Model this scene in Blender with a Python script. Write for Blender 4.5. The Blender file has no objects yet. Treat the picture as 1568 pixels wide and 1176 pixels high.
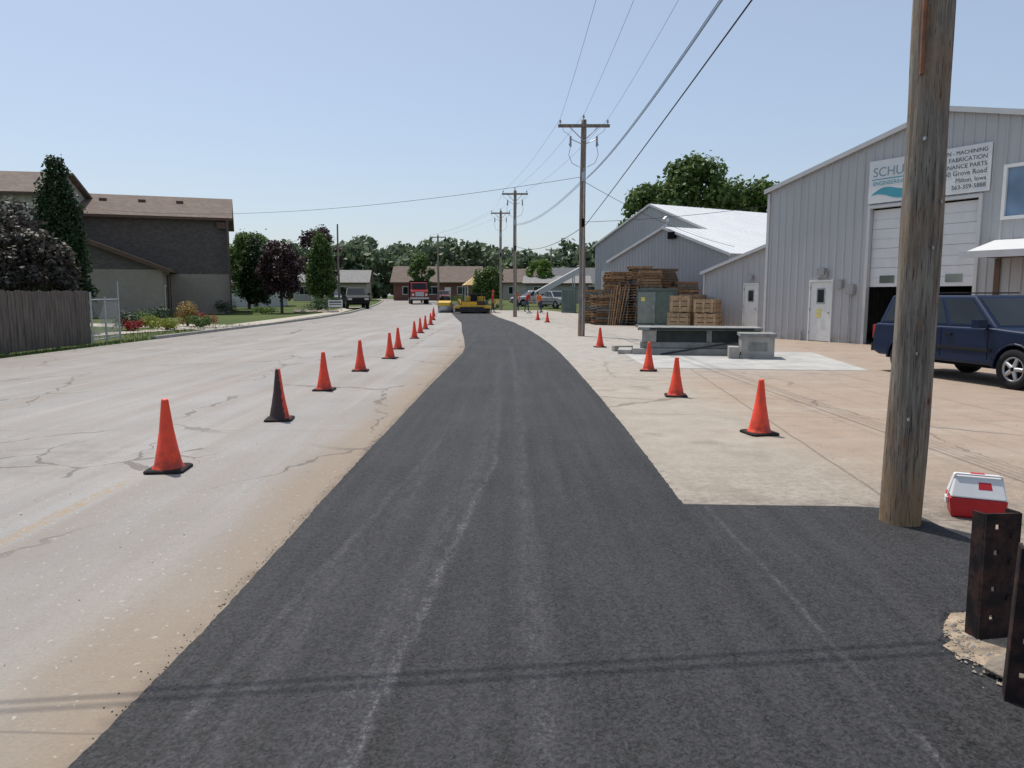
import bpy, bmesh, math, random
import numpy as np
from mathutils import Matrix, Vector
random.seed(7)
scene=bpy.context.scene
R=math.radians

# ------------------------------------------------------------ helpers
def gz(y):
    if y<40: return 0.0
    return 0.01*(min(y,130)-40)

class NB:
    def __init__(s,name):
        s.mat=bpy.data.materials.new(name); s.mat.use_nodes=True
        s.nt=s.mat.node_tree; s.N=s.nt.nodes; s.L=s.nt.links
        s.p=s.N['Principled BSDF']; s.out=s.N['Material Output']
        s.tc=s.N.new('ShaderNodeTexCoord'); s.obj=s.tc.outputs['Object']
    def set(s,sock,v):
        if hasattr(v,'node'): s.L.new(v,sock)
        elif isinstance(v,(tuple,list)) and len(v)==3 and sock.type=='RGBA': sock.default_value=(*v,1)
        else: sock.default_value=v
    def math(s,op,a,b=0.0,c=None,clamp=False):
        n=s.N.new('ShaderNodeMath'); n.operation=op; n.use_clamp=clamp
        s.set(n.inputs[0],a); s.set(n.inputs[1],b)
        if c is not None: s.set(n.inputs[2],c)
        return n.outputs[0]
    def mapping(s,scale=(1,1,1),src=None,rot=(0,0,0),loc=(0,0,0)):
        n=s.N.new('ShaderNodeMapping'); n.inputs['Scale'].default_value=scale
        n.inputs['Rotation'].default_value=rot; n.inputs['Location'].default_value=loc
        s.L.new(src or s.obj,n.inputs[0]); return n.outputs[0]
    def noise(s,scale,detail=4,rough=.55,vec=None,dist=0):
        n=s.N.new('ShaderNodeTexNoise'); n.inputs['Scale'].default_value=scale
        n.inputs['Detail'].default_value=min(detail,3); n.inputs['Roughness'].default_value=rough
        n.inputs['Distortion'].default_value=dist
        s.L.new(vec or s.obj,n.inputs['Vector']); return n.outputs['Fac']
    def noisec(s,scale,detail=2,vec=None):
        n=s.N.new('ShaderNodeTexNoise'); n.inputs['Scale'].default_value=scale
        n.inputs['Detail'].default_value=detail
        s.L.new(vec or s.obj,n.inputs['Vector']); return n.outputs['Color']
    def voro(s,scale,feature='F1',vec=None,out='Distance'):
        n=s.N.new('ShaderNodeTexVoronoi'); n.feature=feature; n.inputs['Scale'].default_value=scale
        s.L.new(vec or s.obj,n.inputs['Vector']); return n.outputs[out]
    def rng(s,v,a,b,c=0.0,d=1.0,smooth=False):
        n=s.N.new('ShaderNodeMapRange'); n.interpolation_type='SMOOTHSTEP' if smooth else 'LINEAR'
        s.set(n.inputs['Value'],v)
        n.inputs['From Min'].default_value=a;n.inputs['From Max'].default_value=b
        s.set(n.inputs['To Min'],c);s.set(n.inputs['To Max'],d); return n.outputs['Result']
    def mix(s,f,a,b,mode='MIX'):
        n=s.N.new('ShaderNodeMix'); n.data_type='RGBA'; n.blend_type=mode
        s.set(n.inputs[0],f)
        s.set(n.inputs[6],a if hasattr(a,'node') else (*a,1)); s.set(n.inputs[7],b if hasattr(b,'node') else (*b,1))
        return n.outputs[2]
    def xyz(s,src=None):
        n=s.N.new('ShaderNodeSeparateXYZ'); s.L.new(src or s.obj,n.inputs[0]); return n.outputs
    def warp(s,scale,amt):
        c=s.noisec(scale)
        a=s.N.new('ShaderNodeVectorMath');a.operation='SUBTRACT';s.L.new(c,a.inputs[0]);a.inputs[1].default_value=(.5,.5,.5)
        b=s.N.new('ShaderNodeVectorMath');b.operation='SCALE';s.L.new(a.outputs[0],b.inputs[0]);b.inputs['Scale'].default_value=amt
        c2=s.N.new('ShaderNodeVectorMath');c2.operation='ADD';s.L.new(b.outputs[0],c2.inputs[0]);s.L.new(s.obj,c2.inputs[1])
        return c2.outputs[0]
    def bump(s,h,strength=.3,dist=.01):
        n=s.N.new('ShaderNodeBump'); n.inputs['Strength'].default_value=strength;n.inputs['Distance'].default_value=dist
        s.L.new(h,n.inputs['Height']); s.L.new(n.outputs[0],s.p.inputs['Normal'])
    def done(s,col,rough=.8,metal=0.0,spec=.5):
        s.set(s.p.inputs['Base Color'],col if hasattr(col,'node') else (*col,1))
        s.set(s.p.inputs['Roughness'],rough); s.p.inputs['Metallic'].default_value=metal
        s.p.inputs['Specular IOR Level'].default_value=spec
        return s.mat

def simple(name,c,rough=.7,var=.25,scale=3,metal=0,bump=.1,bscale=40,spec=.4,stretch=(1,1,1)):
    b=NB(name); v=b.mapping(stretch)
    n=b.noise(scale,4,.6,v)
    dark=tuple(x*(1-var) for x in c); lite=tuple(min(1,x*(1+var)) for x in c)
    col=b.mix(b.rng(n,.3,.7),dark,lite)
    if bump>.25: b.bump(b.noise(bscale,2,.6,v),bump,.01)
    return b.done(col,rough,metal,spec)

def foliage_mat(name,c1,c2,trans=.35):
    b=NB(name)
    g=b.N.new('ShaderNodeNewGeometry')
    f=g.outputs['Random Per Island']
    n=b.noise(.9,1)
    f2=b.math('ADD',b.math('MULTIPLY',f,.6),b.math('MULTIPLY',b.rng(n,.35,.65),.4))
    col=b.mix(f2,c1,c2)
    b.done(col,.55,0,.3)
    t=b.N.new('ShaderNodeBsdfTranslucent'); b.L.new(col,t.inputs['Color'])
    m=b.N.new('ShaderNodeMixShader'); m.inputs[0].default_value=trans
    b.L.new(b.p.outputs[0],m.inputs[1]); b.L.new(t.outputs[0],m.inputs[2]); b.L.new(m.outputs[0],b.out.inputs[0])
    return b.mat

class M:
    def __init__(s): s.v=[];s.f=[];s.mi=[];s.mats=[];s.T=Matrix.Identity(4);s.sm=[]
    def add(s,vs,fs,mat,smooth=False):
        if mat not in s.mats: s.mats.append(mat)
        k=s.mats.index(mat); o=len(s.v)
        for p in vs: s.v.append(tuple(s.T@Vector(p)))
        for f in fs: s.f.append([i+o for i in f]); s.mi.append(k); s.sm.append(smooth)
    def box(s,x0,x1,y0,y1,z0,z1,mat):
        s.add([(x0,y0,z0),(x1,y0,z0),(x1,y1,z0),(x0,y1,z0),(x0,y0,z1),(x1,y0,z1),(x1,y1,z1),(x0,y1,z1)],
          [(3,2,1,0),(4,5,6,7),(0,1,5,4),(1,2,6,5),(2,3,7,6),(3,0,4,7)],mat)
    def tube(s,p0,p1,r0,r1,mat,n=8,smooth=True):
        p0=Vector(p0);p1=Vector(p1);d=(p1-p0)
        if d.length<1e-6: return
        d.normalize(); a=d.orthogonal().normalized(); b=d.cross(a)
        vs=[];
        for p,r in ((p0,r0),(p1,r1)):
            for i in range(n):
                t=2*math.pi*i/n; vs.append(p+a*(r*math.cos(t))+b*(r*math.sin(t)))
        fs=[(i,(i+1)%n,n+(i+1)%n,n+i) for i in range(n)]
        s.add(vs,fs,mat,smooth); 
        s.add(vs[:n],[tuple(reversed(range(n)))],mat); s.add(vs[n:],[tuple(range(n))],mat)
    def lathe(s,prof,mat,n=24,smooth=True):
        vs=[];fs=[]
        for r,z in prof:
            for i in range(n):
                t=2*math.pi*i/n; vs.append((r*math.cos(t),r*math.sin(t),z))
        for k in range(len(prof)-1):
            for i in range(n):
                j=(i+1)%n; fs.append((k*n+i,k*n+j,(k+1)*n+j,(k+1)*n+i))
        s.add(vs,fs,mat,smooth)
    def prism(s,poly,y0,y1,mat):
        n=len(poly)
        vs=[(x,y0,z) for x,z in poly]+[(x,y1,z) for x,z in poly]
        fs=[tuple(range(n)),tuple(reversed(range(n,2*n)))]+[(i,n+i,n+(i+1)%n,(i+1)%n) for i in range(n)]
        s.add(vs,fs,mat)
    def slab(s,p,t,mat):
        a=[Vector(q) for q in p]; nrm=(a[1]-a[0]).cross(a[3]-a[0]).normalized()*t
        vs=a+[q-nrm for q in a]
        s.add(vs,[(0,1,2,3),(7,6,5,4),(0,4,5,1),(1,5,6,2),(2,6,7,3),(3,7,4,0)],mat)
    def quad(s,p,mat): s.add(p,[(0,1,2,3)],mat)
    def ribwall(s,x0,x1,y,z0,top,mat,openings=(),sp=.305,dep=.03,brk=()):
        pts={round(x0,4):0.0,round(x1,4):0.0}
        x=x0+.1
        while x+.09<x1:
            for dx,o in ((0,0),(.018,dep),(.062,dep),(.08,0)): pts[round(x+dx,4)]=o
            x+=sp
        xs=sorted(pts)
        def off(x):
            for a,b in zip(xs,xs[1:]):
                if a<=x<=b: return pts[a]+(pts[b]-pts[a])*(x-a)/(b-a+1e-9)
            return 0
        allx=set(xs)
        for o in openings:
            for e in (o[0],o[1]): allx.add(round(e,4))
        for e in brk: allx.add(round(e,4))
        allx=sorted(allx); offs=[off(x) for x in allx]
        for (a,oa),(b,ob) in zip(zip(allx,offs),zip(allx[1:],offs[1:])):
            m=(a+b)/2
            cuts=sorted([(o[2],o[3]) for o in openings if o[0]<m<o[1]])
            lo=z0; segs=[]
            for c0,c1 in cuts:
                if c0>lo+1e-3: segs.append((lo,lo,c0,c0))
                lo=c1
            segs.append((lo,lo,top(b),top(a)))
            for q0,q1,q2,q3 in segs:
                s.add([(a,y-oa,q0),(b,y-ob,q1),(b,y-ob,q2),(a,y-oa,q3)],[(0,1,2,3)],mat)
    def obj(s,name,parent=None,loc=(0,0,0),rot=(0,0,0),bevel=0,seg=2):
        me=bpy.data.meshes.new(name); me.from_pydata([tuple(v) for v in s.v],[],s.f)
        for m in s.mats: me.materials.append(m)
        me.polygons.foreach_set('material_index',s.mi); me.polygons.foreach_set('use_smooth',s.sm)
        me.update()
        o=bpy.data.objects.new(name,me); scene.collection.objects.link(o)
        o.location=loc;o.rotation_euler=rot
        if parent: o.parent=parent
        if bevel:
            md=o.modifiers.new('bevel','BEVEL');md.width=bevel;md.segments=seg;md.limit_method='ANGLE';md.angle_limit=R(35)
        return o

def empty(name,loc=(0,0,0),rz=0):
    e=bpy.data.objects.new(name,None); scene.collection.objects.link(e); e.location=loc; e.rotation_euler=(0,0,rz)
    e.empty_display_size=.2; return e

# ------------------------------------------------------------ materials
def m_asphalt():
    b=NB('asphalt_fresh'); x,y,z=b.xyz()
    cell=b.voro(95,out='Color'); mid=b.noise(42,3,.75); big=b.noise(.7,3,.6)
    st=b.noise(1.0,3,.6,b.mapping((6,.22,1)))
    v=b.math('ADD',b.rng(cell,.15,.85,.012,.040),b.rng(mid,.3,.7,-.009,.014))
    v=b.math('ADD',v,b.rng(big,.3,.7,-.004,.006))
    v=b.math('ADD',v,b.rng(st,.35,.7,-.005,.009))
    sp=b.voro(38); v=b.math('ADD',v,b.rng(sp,.02,.07,.07,0))
    grain=b.noise(55,3,.8); grain2=b.noise(7,3,.75,b.mapping((2.2,.5,1)))
    wob=b.math('MULTIPLY',b.math('SUBTRACT',b.noise(.55,1),.5),.09)
    xw=b.math('SUBTRACT',x,wob); gg=b.math('MULTIPLY',b.rng(grain,.46,.68,.12,1),b.rng(grain2,.38,.6,.12,1))
    def streak(y0,x0,y1,x1,w,amt,ya,yb):
        xc=b.rng(y,y0,y1,x0,x1)
        m=b.rng(b.math('ABSOLUTE',b.math('SUBTRACT',xw,xc)),0,w,1,0,True)
        return b.math('MULTIPLY',b.math('MULTIPLY',m,gg),b.rng(y,ya,yb,amt,0))
    for s_ in (streak(2.3,-.56,7.0,-.17,.055,.13,5,13),streak(2.3,-.68,7.0,-.29,.15,.06,7,22),streak(2.6,-1.22,8.0,-.78,.05,.08,5,14),
               streak(2,1.48,6,1.48,.03,.09,5.3,5.5),streak(2.6,-1.08,8.0,-.62,.18,.045,6,16),streak(14,.1,24,-.05,.10,.07,20,26)): v=b.math('ADD',v,s_)
    c=b.N.new('ShaderNodeCombineColor')
    b.L.new(v,c.inputs[0]);b.L.new(b.math('MULTIPLY',v,.985),c.inputs[1]);b.L.new(b.math('MULTIPLY',v,1.03),c.inputs[2])
    b.bump(b.math('ADD',b.math('MULTIPLY',cell,.5),mid),.9,.008)
    return b.done(c.outputs[0],.78,0,.3)

def cracks(b,scale,warpamt,w,seedloc=(0,0,0),lo=.46):
    wv=b.warp(2.2,warpamt)
    v=b.voro(scale,'DISTANCE_TO_EDGE',b.mapping((1,.6,0),wv,loc=seedloc))
    wn=b.rng(b.noise(1.5,2),.35,.7,w*.2,w*1.6)
    m=b.math('LESS_THAN',v,wn)
    gate=b.rng(b.noise(.35,1,.5,b.mapping((1,1,1),loc=(5,3,0))),lo,lo+.08,0,1)
    return b.math('MULTIPLY',m,gate)

def m_road():
    b=NB('road_concrete'); x,y,z=b.xyz()
    big=b.noise(.32,3,.6); mid=b.noise(3,3,.65); fine=b.noise(60,3,.8); med=b.noise(14,3,.75)
    st=b.noise(.9,3,.6,b.mapping((2.2,.14,1)))
    col=b.mix(b.rng(big,.35,.68),(.285,.272,.256),(.365,.350,.330))
    col=b.mix(b.rng(st,.42,.66,0,.6),col,(.290,.240,.200))
    col=b.mix(b.rng(b.noise(.6,3,.6,b.mapping((3,.1,1),loc=(9,0,0))),.5,.66,0,.45),col,(.41,.395,.375))
    edge=b.math('ADD',x,b.math('MULTIPLY',b.math('SUBTRACT',b.noise(1.1,3,.6,b.mapping((1,.5,1))),.5),.9))
    col=b.mix(b.rng(edge,-2.35,-1.55,0,.8,True),col,(.285,.215,.145))
    dk=b.math('MULTIPLY',b.rng(b.math('ADD',x,b.math('MULTIPLY',b.math('SUBTRACT',med,.5),.12)),-1.60,-1.49,0,.6,True),b.rng(mid,.35,.6))
    col=b.mix(dk,col,(.14,.10,.07))
    far=b.rng(x,-13,-7,.65,0)
    col=b.mix(b.math('MULTIPLY',far,b.rng(mid,.3,.7)),col,(.20,.17,.14))
    yl=b.math('LESS_THAN',b.math('ABSOLUTE',b.math('SUBTRACT',x,-3.33)),.055)
    yl=b.math('MULTIPLY',yl,b.math('MULTIPLY',b.rng(y,5.9,6.5,1,.12),b.rng(med,.4,.62,0,.65)))
    col=b.mix(yl,col,(.42,.27,.10))
    ck=cracks(b,.33,.5,.0075,(0,0,0),.40)
    ck2=cracks(b,1.15,.4,.020,(7,2,0),.2)
    band=b.math('MULTIPLY',b.rng(b.math('ABSOLUTE',b.math('SUBTRACT',y,b.math('ADD',6.7,b.math('MULTIPLY',big,.8)))),.2,1.2,1,0),b.rng(x,-5.8,-2.2,1,0))
    ck2=b.math('MULTIPLY',ck2,b.math('GREATER_THAN',band,.22))
    c=b.math('MAXIMUM',ck,ck2)
    jw=b.math('MULTIPLY',b.noise(1.2,2),.12)
    jy=b.math('LESS_THAN',b.math('ABSOLUTE',b.math('SUBTRACT',b.math('MODULO',b.math('ADD',y,jw),6.1),2.6)),.008)
    jx=b.math('LESS_THAN',b.math('ABSOLUTE',b.math('SUBTRACT',b.math('ADD',x,jw),-7.6)),.014)
    c=b.math('MAXIMUM',c,b.math('MULTIPLY',b.math('MAXIMUM',jy,jx),.6))
    col=b.mix(b.math('MULTIPLY',c,.62),col,(.085,.07,.058))
    stain=b.math('MULTIPLY',b.rng(band,.1,.6,0,.4),b.rng(mid,.45,.62)); col=b.mix(stain,col,(.17,.155,.14))
    col=b.mix(b.rng(fine,.3,.72,0,.45),col,(.16,.145,.13))
    col=b.mix(b.rng(med,.5,.75,0,.3),col,(.18,.165,.15))
    pit=b.rng(b.noise(24,1,.5),.68,.74,0,.5); col=b.mix(pit,col,(.50,.47,.43))
    b.bump(b.math('ADD',fine,mid),.55,.008)
    return b.done(col,.88,0,.25)

def m_lot():
    b=NB('lot_concrete'); x,y,z=b.xyz()
    big=b.noise(.4,3,.6); mid=b.noise(3.2,3,.7); fine=b.noise(65,3,.8); med=b.noise(15,3,.75)
    xw=b.math('ADD',x,b.math('MULTIPLY',b.math('SUBTRACT',big,.5),1.2))
    col=b.mix(b.rng(xw,2.7,3.6),(.385,.345,.285),(.375,.285,.215))
    col=b.mix(b.math('MULTIPLY',b.rng(y,13,19,0,.8),b.rng(xw,6,9,1,0)),col,(.41,.395,.365))
    col=b.mix(b.rng(mid,.38,.7,0,.55),col,(.265,.215,.165))
    st=b.noise(.7,3,.65,b.mapping((.3,1.6,1),rot=(0,0,.3)))
    col=b.mix(b.rng(st,.5,.75,0,.45),col,(.47,.42,.35))
    oil=b.rng(b.noise(.9,3,.6,b.mapping((1,1,1),loc=(4,8,0))),.60,.70,0,.5); col=b.mix(oil,col,(.19,.155,.125))
    nearg=b.math('MULTIPLY',b.rng(y,5.4,8.2,1,0),b.rng(med,.42,.62,0,.75))
    col=b.mix(nearg,col,(.20,.18,.15))
    col=b.mix(b.math('MULTIPLY',b.rng(y,5.5,5.75,.55,0),b.rng(mid,.35,.6)),col,(.10,.09,.08))
    jw=b.math('MULTIPLY',b.noise(1.6,2),.05)
    sx=b.math('SUBTRACT',b.math('SUBTRACT',x,b.rng(y,5,18,2.88,4.05)),jw)
    j1=b.math('LESS_THAN',b.math('ABSOLUTE',sx),.015)
    j2=b.math('LESS_THAN',b.math('ABSOLUTE',b.math('SUBTRACT',b.math('MODULO',b.math('ADD',y,b.math('MULTIPLY',x,.12)),4.6),.9)),.011)
    j3=b.math('LESS_THAN',b.math('ABSOLUTE',b.math('SUBTRACT',b.math('MODULO',x,4.6),2.1)),.012)
    j3=b.math('MULTIPLY',j3,b.math('GREATER_THAN',x,5))
    ck=cracks(b,.3,.5,.006,(2,9,0))
    c=b.math('MAXIMUM',b.math('MAXIMUM',j1,j2),b.math('MAXIMUM',j3,ck))
    col=b.mix(b.math('MULTIPLY',c,.55),col,(.10,.08,.065))
    col=b.mix(b.rng(fine,.3,.72,0,.42),col,(.17,.14,.115))
    pit=b.rng(b.noise(30,1,.5),.67,.73,0,.5); col=b.mix(pit,col,(.52,.48,.41))
    b.bump(b.math('ADD',fine,mid),.55,.008)
    return b.done(col,.88,0,.25)

def m_grass():
    b=NB('grass_ground')
    n=b.noise(.12,3,.6); f=b.noise(9,3,.7)
    col=b.mix(b.rng(n,.35,.65),(.045,.085,.020),(.09,.12,.036))
    col=b.mix(b.rng(f,.35,.7,0,.6),col,(.13,.12,.065))
    b.bump(b.noise(30,3,.8),.8,.05)
    return b.done(col,.95,0,.1)

def m_pole():
    b=NB('weathered_pole_wood'); x,y,z=b.xyz()
    g=b.noise(2.2,3,.7,b.mapping((14,14,.9)))
    g2=b.noise(6,3,.7,b.mapping((22,22,.8)))
    big=b.noise(1.6,3,.5,b.mapping((2,2,.7)))
    col=b.mix(b.rng(g,.32,.68),(.125,.105,.088),(.35,.305,.25))
    col=b.mix(b.rng(big,.5,.66,0,.65),col,(.32,.21,.13))
    base=b.math('MULTIPLY',b.rng(z,.1,.9,.75,0),b.rng(g2,.35,.6))
    col=b.mix(base,col,(.36,.20,.075))
    crack=b.rng(g2,.36,.42,1,0)
    col=b.mix(b.math('MULTIPLY',crack,.85),col,(.03,.022,.017))
    kn=b.voro(2.6,'F1',b.mapping((1.6,1.6,1)))
    col=b.mix(b.rng(kn,.06,.20,.6,0),col,(.30,.13,.05))
    col=b.mix(b.rng(kn,.05,.10,.85,0),col,(.06,.04,.028))
    b.bump(b.math('ADD',b.math('MULTIPLY',g,.7),g2),.8,.02)
    return b.done(col,.85,0,.2)

def m_siding(name,c,rough=.45):
    b=NB(name)
    n=b.noise(.35,3,.6); st=b.noise(2,3,.6,b.mapping((3,3,.15)))
    col=b.mix(b.rng(n,.3,.7),tuple(v*.93 for v in c),c)
    col=b.mix(b.rng(st,.45,.75,0,.35),col,tuple(v*.68 for v in c))
    x,y,z=b.xyz()
    col=b.mix(b.math('MULTIPLY',b.rng(z,0,.5,.6,0),b.rng(b.noise(3,3),.35,.65)),col,(.26,.22,.17))
    return b.done(col,rough,0,.4)

def m_brick(name,c1,c2,mortar,sc=4.0):
    b=NB(name)
    n=b.N.new('ShaderNodeTexBrick'); x,y,z=b.xyz()
    cm=b.N.new('ShaderNodeCombineXYZ'); b.L.new(b.math('ADD',x,y),cm.inputs[0]); b.L.new(z,cm.inputs[1])
    b.L.new(cm.outputs[0],n.inputs['Vector']); n.inputs['Scale'].default_value=sc
    n.inputs['Color1'].default_value=(*c1,1);n.inputs['Color2'].default_value=(*c2,1);n.inputs['Mortar'].default_value=(*mortar,1)
    n.inputs['Mortar Size'].default_value=.015
    col=b.mix(b.rng(b.noise(1.2,3),.3,.7,0,.35),n.outputs['Color'],tuple(v*.6 for v in c1))
    return b.done(col,.9,0,.2)

def m_rows(name,c,row=.2,dark=.6):
    b=NB(name); x,y,z=b.xyz()
    m=b.math('MODULO',b.math('ADD',z,50),row)
    ln=b.rng(m,0,row*.2,1,0)
    vn=b.N.new('ShaderNodeTexBrick'); cm=b.N.new('ShaderNodeCombineXYZ'); b.L.new(b.math('ADD',x,y),cm.inputs[0]); b.L.new(z,cm.inputs[1])
    b.L.new(cm.outputs[0],vn.inputs['Vector']); vn.inputs['Scale'].default_value=2.2
    vn.inputs['Color1'].default_value=(*tuple(v*.78 for v in c),1); vn.inputs['Color2'].default_value=(*tuple(v*1.15 for v in c),1)
    vn.inputs['Mortar'].default_value=(*tuple(v*.6 for v in c),1); vn.inputs['Mortar Size'].default_value=.01
    col=b.mix(b.rng(b.noise(.8,3),.3,.7,0,.35),vn.outputs['Color'],tuple(v*.7 for v in c))
    col=b.mix(b.math('MULTIPLY',ln,.5),col,tuple(v*dark for v in c))
    return b.done(col,.9,0,.2)

def m_glass(name='window_glass',c=(.010,.012,.013),spec=.4):
    b=NB(name); col=b.mix(b.rng(b.noise(.7,2),.35,.65),c,tuple(v*2.2 for v in c))
    return b.done(col,.08,0,spec)

def m_paint(name,c,rough=.3,coat=.5,spec=.35):
    b=NB(name); col=b.mix(b.rng(b.noise(2.5,3),.3,.75,0,.3),c,tuple(v*.75+.008 for v in c))
    b.done(col,rough,0,spec); b.p.inputs['Coat Weight'].default_value=coat; b.p.inputs['Coat Roughness'].default_value=.08
    return b.mat

def m_cone(black_side=False):
    b=NB('cone_plastic_black_side' if black_side else 'cone_plastic'); x,y,z=b.xyz()
    n=b.noise(12,3,.7); col=b.mix(b.rng(n,.42,.74,0,.55),(.84,.068,.022),(.50,.05,.028))
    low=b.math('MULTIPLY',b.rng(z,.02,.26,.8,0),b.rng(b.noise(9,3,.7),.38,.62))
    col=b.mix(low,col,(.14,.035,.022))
    if black_side:
        e=b.math('ADD',b.math('SUBTRACT',x,b.rng(z,.0,.6,.085,.012)),b.math('MULTIPLY',b.math('SUBTRACT',b.noise(18,3,.7),.5),.06))
        col=b.mix(b.rng(e,-.004,.006,.97,0),col,(.022,.018,.016))  # near-black all over but for an orange sliver on one side
    return b.done(col,.45,0,.4)

ASPH=m_asphalt(); ROAD=m_road(); LOT=m_lot(); GRASS=m_grass(); POLE=m_pole()
CONC=simple('concrete',(.33,.315,.29),.9,.22,2.5,bump=.4)
PAD=simple('pad_concrete',(.39,.38,.355),.9,.16,1.5,bump=.3)
WALK=simple('sidewalk_concrete',(.38,.34,.28),.9,.15,1.2,bump=.3)
SIDE=m_siding('metal_siding',(.45,.45,.455)); SIDE2=m_siding('metal_siding_grey',(.34,.35,.365))
TRIM=simple('metal_trim',(.50,.50,.50),.45,.06); WROOF=simple('white_metal_roof',(.66,.66,.65),.4,.05,.6,bump=0)
WHITE=simple('white_paint',(.70,.70,.68),.5,.06,4); DARK=simple('dark_void',(.010,.010,.011),.95,.2,spec=.1)
GLASS=m_glass(); GLASSB=m_glass('window_glass_sky',(.09,.14,.20))
BLACK=simple('black_rubber',(.016,.016,.017),.8,.2,20,spec=.2); STEEL=simple('galvanised_steel',(.42,.43,.44),.4,.15,8,metal=.6)
BRN=simple('brown_paint',(.10,.055,.035),.6,.15); WIRE=simple('wire_black',(.02,.02,.022),.6,.1)
PORC=simple('porcelain',(.30,.30,.31),.3,.1)
CONE=m_cone(); CONED=m_cone(True); CBASE=simple('cone_base_rubber',(.024,.020,.019),.9,.4,14,bump=.3,spec=.2)

# ------------------------------------------------------------ ground sheets
def fin_stations(st,step_near=None):
    ys=sorted(set([s_[0] for s_ in st]+[40,130]))
    out=[]
    def itp(y):
        for a,b in zip(st,st[1:]):
            if a[0]<=y<=b[0]:
                t=(y-a[0])/(b[0]-a[0]+1e-9); return tuple(a[i]+(b[i]-a[i])*t for i in (1,2))
        return None
    for a,b in zip(ys,ys[1:]):
        n=1
        if step_near and a<24: n=max(1,int((b-a)/step_near))
        for i in range(n):
            y=a+(b-a)*i/n; q=itp(y)
            if q: out.append((y,*q))
    q=itp(ys[-1]); 
    if q: out.append((ys[-1],*q))
    return out
def ribbon(name,st,z,mat,step=None,jl=0,jr=0,skirt=0):
    st=fin_stations(st,step); m=M(); vs=[];fs=[]
    import random as rd
    for y,a,b in st:
        near=1 if y<25 else .3
        a+=jl*near*(rd.gauss(0,1)*.8+math.sin(y*2.3)*.5); b+=jr*near*(rd.gauss(0,1)*.8+math.sin(y*2.9)*.5)
        vs+=[(a-skirt*.6,y,gz(y)-.002),(a,y,gz(y)+z),(b,y,gz(y)+z),(b+skirt*.6,y,gz(y)-.002)]
    for i in range(len(st)-1):
        o=i*4
        fs.append((o+1,o+2,o+6,o+5))
        if skirt: fs.append((o,o+1,o+5,o+4)); fs.append((o+2,o+3,o+7,o+6))
    m.add(vs,fs,mat); return m.obj(name)

g=M(); ys=[-60,-20,0,20,40,70,100,130,200,400,900]; xs=[-700,-200,-80,-40,0,40,80,200,700]
vs=[(x,y,gz(y)-.012) for y in ys for x in xs]; nx=len(xs)
g.add(vs,[(j*nx+i,j*nx+i+1,(j+1)*nx+i+1,(j+1)*nx+i) for j in range(len(ys)-1) for i in range(nx-1)],GRASS)
g.obj('grass_ground')

pc=[(-20,0),(20,0),(26.7,-.25),(32.6,-.7),(40,-1.3),(48,-2.2),(58,-3.3),(77,-5.6),(93,-8.4),(116,-12),(150,-20)]
def pcx(y):
    for a,b in zip(pc,pc[1:]):
        if a[0]<=y<=b[0]: return a[1]+(b[1]-a[1])*(y-a[0])/(b[0]-a[0])
    return pc[-1][1]
ribbon('road',[(-20,-13,0),(40,-13,pcx(40)),(48,-12.6,pcx(48)),(58,-12.7,pcx(58)),(77,-14.5,pcx(77)),(93,-16.6,pcx(93)),(116,-20,pcx(116)),(150,-29,-20)],.0,ROAD)
ribbon('concrete_lot',[(-20,0,60),(32.6,-.7,60),(40,pcx(40),60),(48,pcx(48),20),(50,pcx(50),7),(58,pcx(58),5),(66,pcx(66),3)],.0,LOT)
ribbon('asphalt_path',[(-4,-1.5,9),(1,-1.5,6),(2.34,-1.5,4.6),(3.5,-1.47,3.62),(4.3,-1.47,3.15),(4.57,-1.47,3.02),(4.9,-1.47,2.97),(5.2,-1.47,2.95),(5.38,-1.48,2.86),(5.44,-1.48,2.6),(5.47,-1.48,1.9),(5.50,-1.48,1.31),
  (6.8,-1.48,1.33),(8.63,-1.47,1.36),(12,-1.46,1.38),(16.8,-1.41,1.37),(20.6,-1.37,1.33),(23,-1.45,1.28),(25,-1.60,1.22),(28,-1.82,1.1),(32.6,-2.2,.88),(37,-2.5,.6),(42.5,-2.9,.15),(50,-3.8,-.9),(58,-4.7,-1.7),(77,-7.0,-4.2),(93,-9.8,-7.0)],
  .012,ASPH,step=.035,jl=.004,jr=.004,skirt=.02)
def stone(m,x,y,z,r,mat):
    vs=[]
    for a in ((1,0,0),(-1,0,0),(0,1,0),(0,-1,0),(0,0,1),(0,0,-1)):
        vs.append((x+a[0]*r*random.uniform(.6,1.3),y+a[1]*r*random.uniform(.6,1.3),z+a[2]*r*random.uniform(.4,.9)))
    m.add(vs,[(0,2,4),(2,1,4),(1,3,4),(3,0,4),(2,0,5),(1,2,5),(3,1,5),(0,3,5)],mat)
ST1=simple('stone_tan',(.36,.295,.225),.9,.35,9); ST2=simple('stone_grey',(.27,.25,.225),.9,.35,9)
g=M()
for i in range(500):
    y=1.8+random.random()**1.5*12
    if random.random()<.6: x=-1.495-random.expovariate(45)
    elif y>5.55: x=1.35+(.03 if y>9 else 0)+random.expovariate(40)
    else: continue
    stone(g,x,y,.002,random.choice([.003,.004,.005]),ASPH)
for i in range(700):
    x=random.uniform(-8,-1.8) if random.random()<.6 else random.uniform(1.6,7); y=random.uniform(5.6 if x>0 else 2.2,16)
    stone(g,x,y,.002,random.choice([.003,.004,.006]),random.choice([ST1,ST2,ASPH]))
g.obj('road_debris')
k=M()
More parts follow.
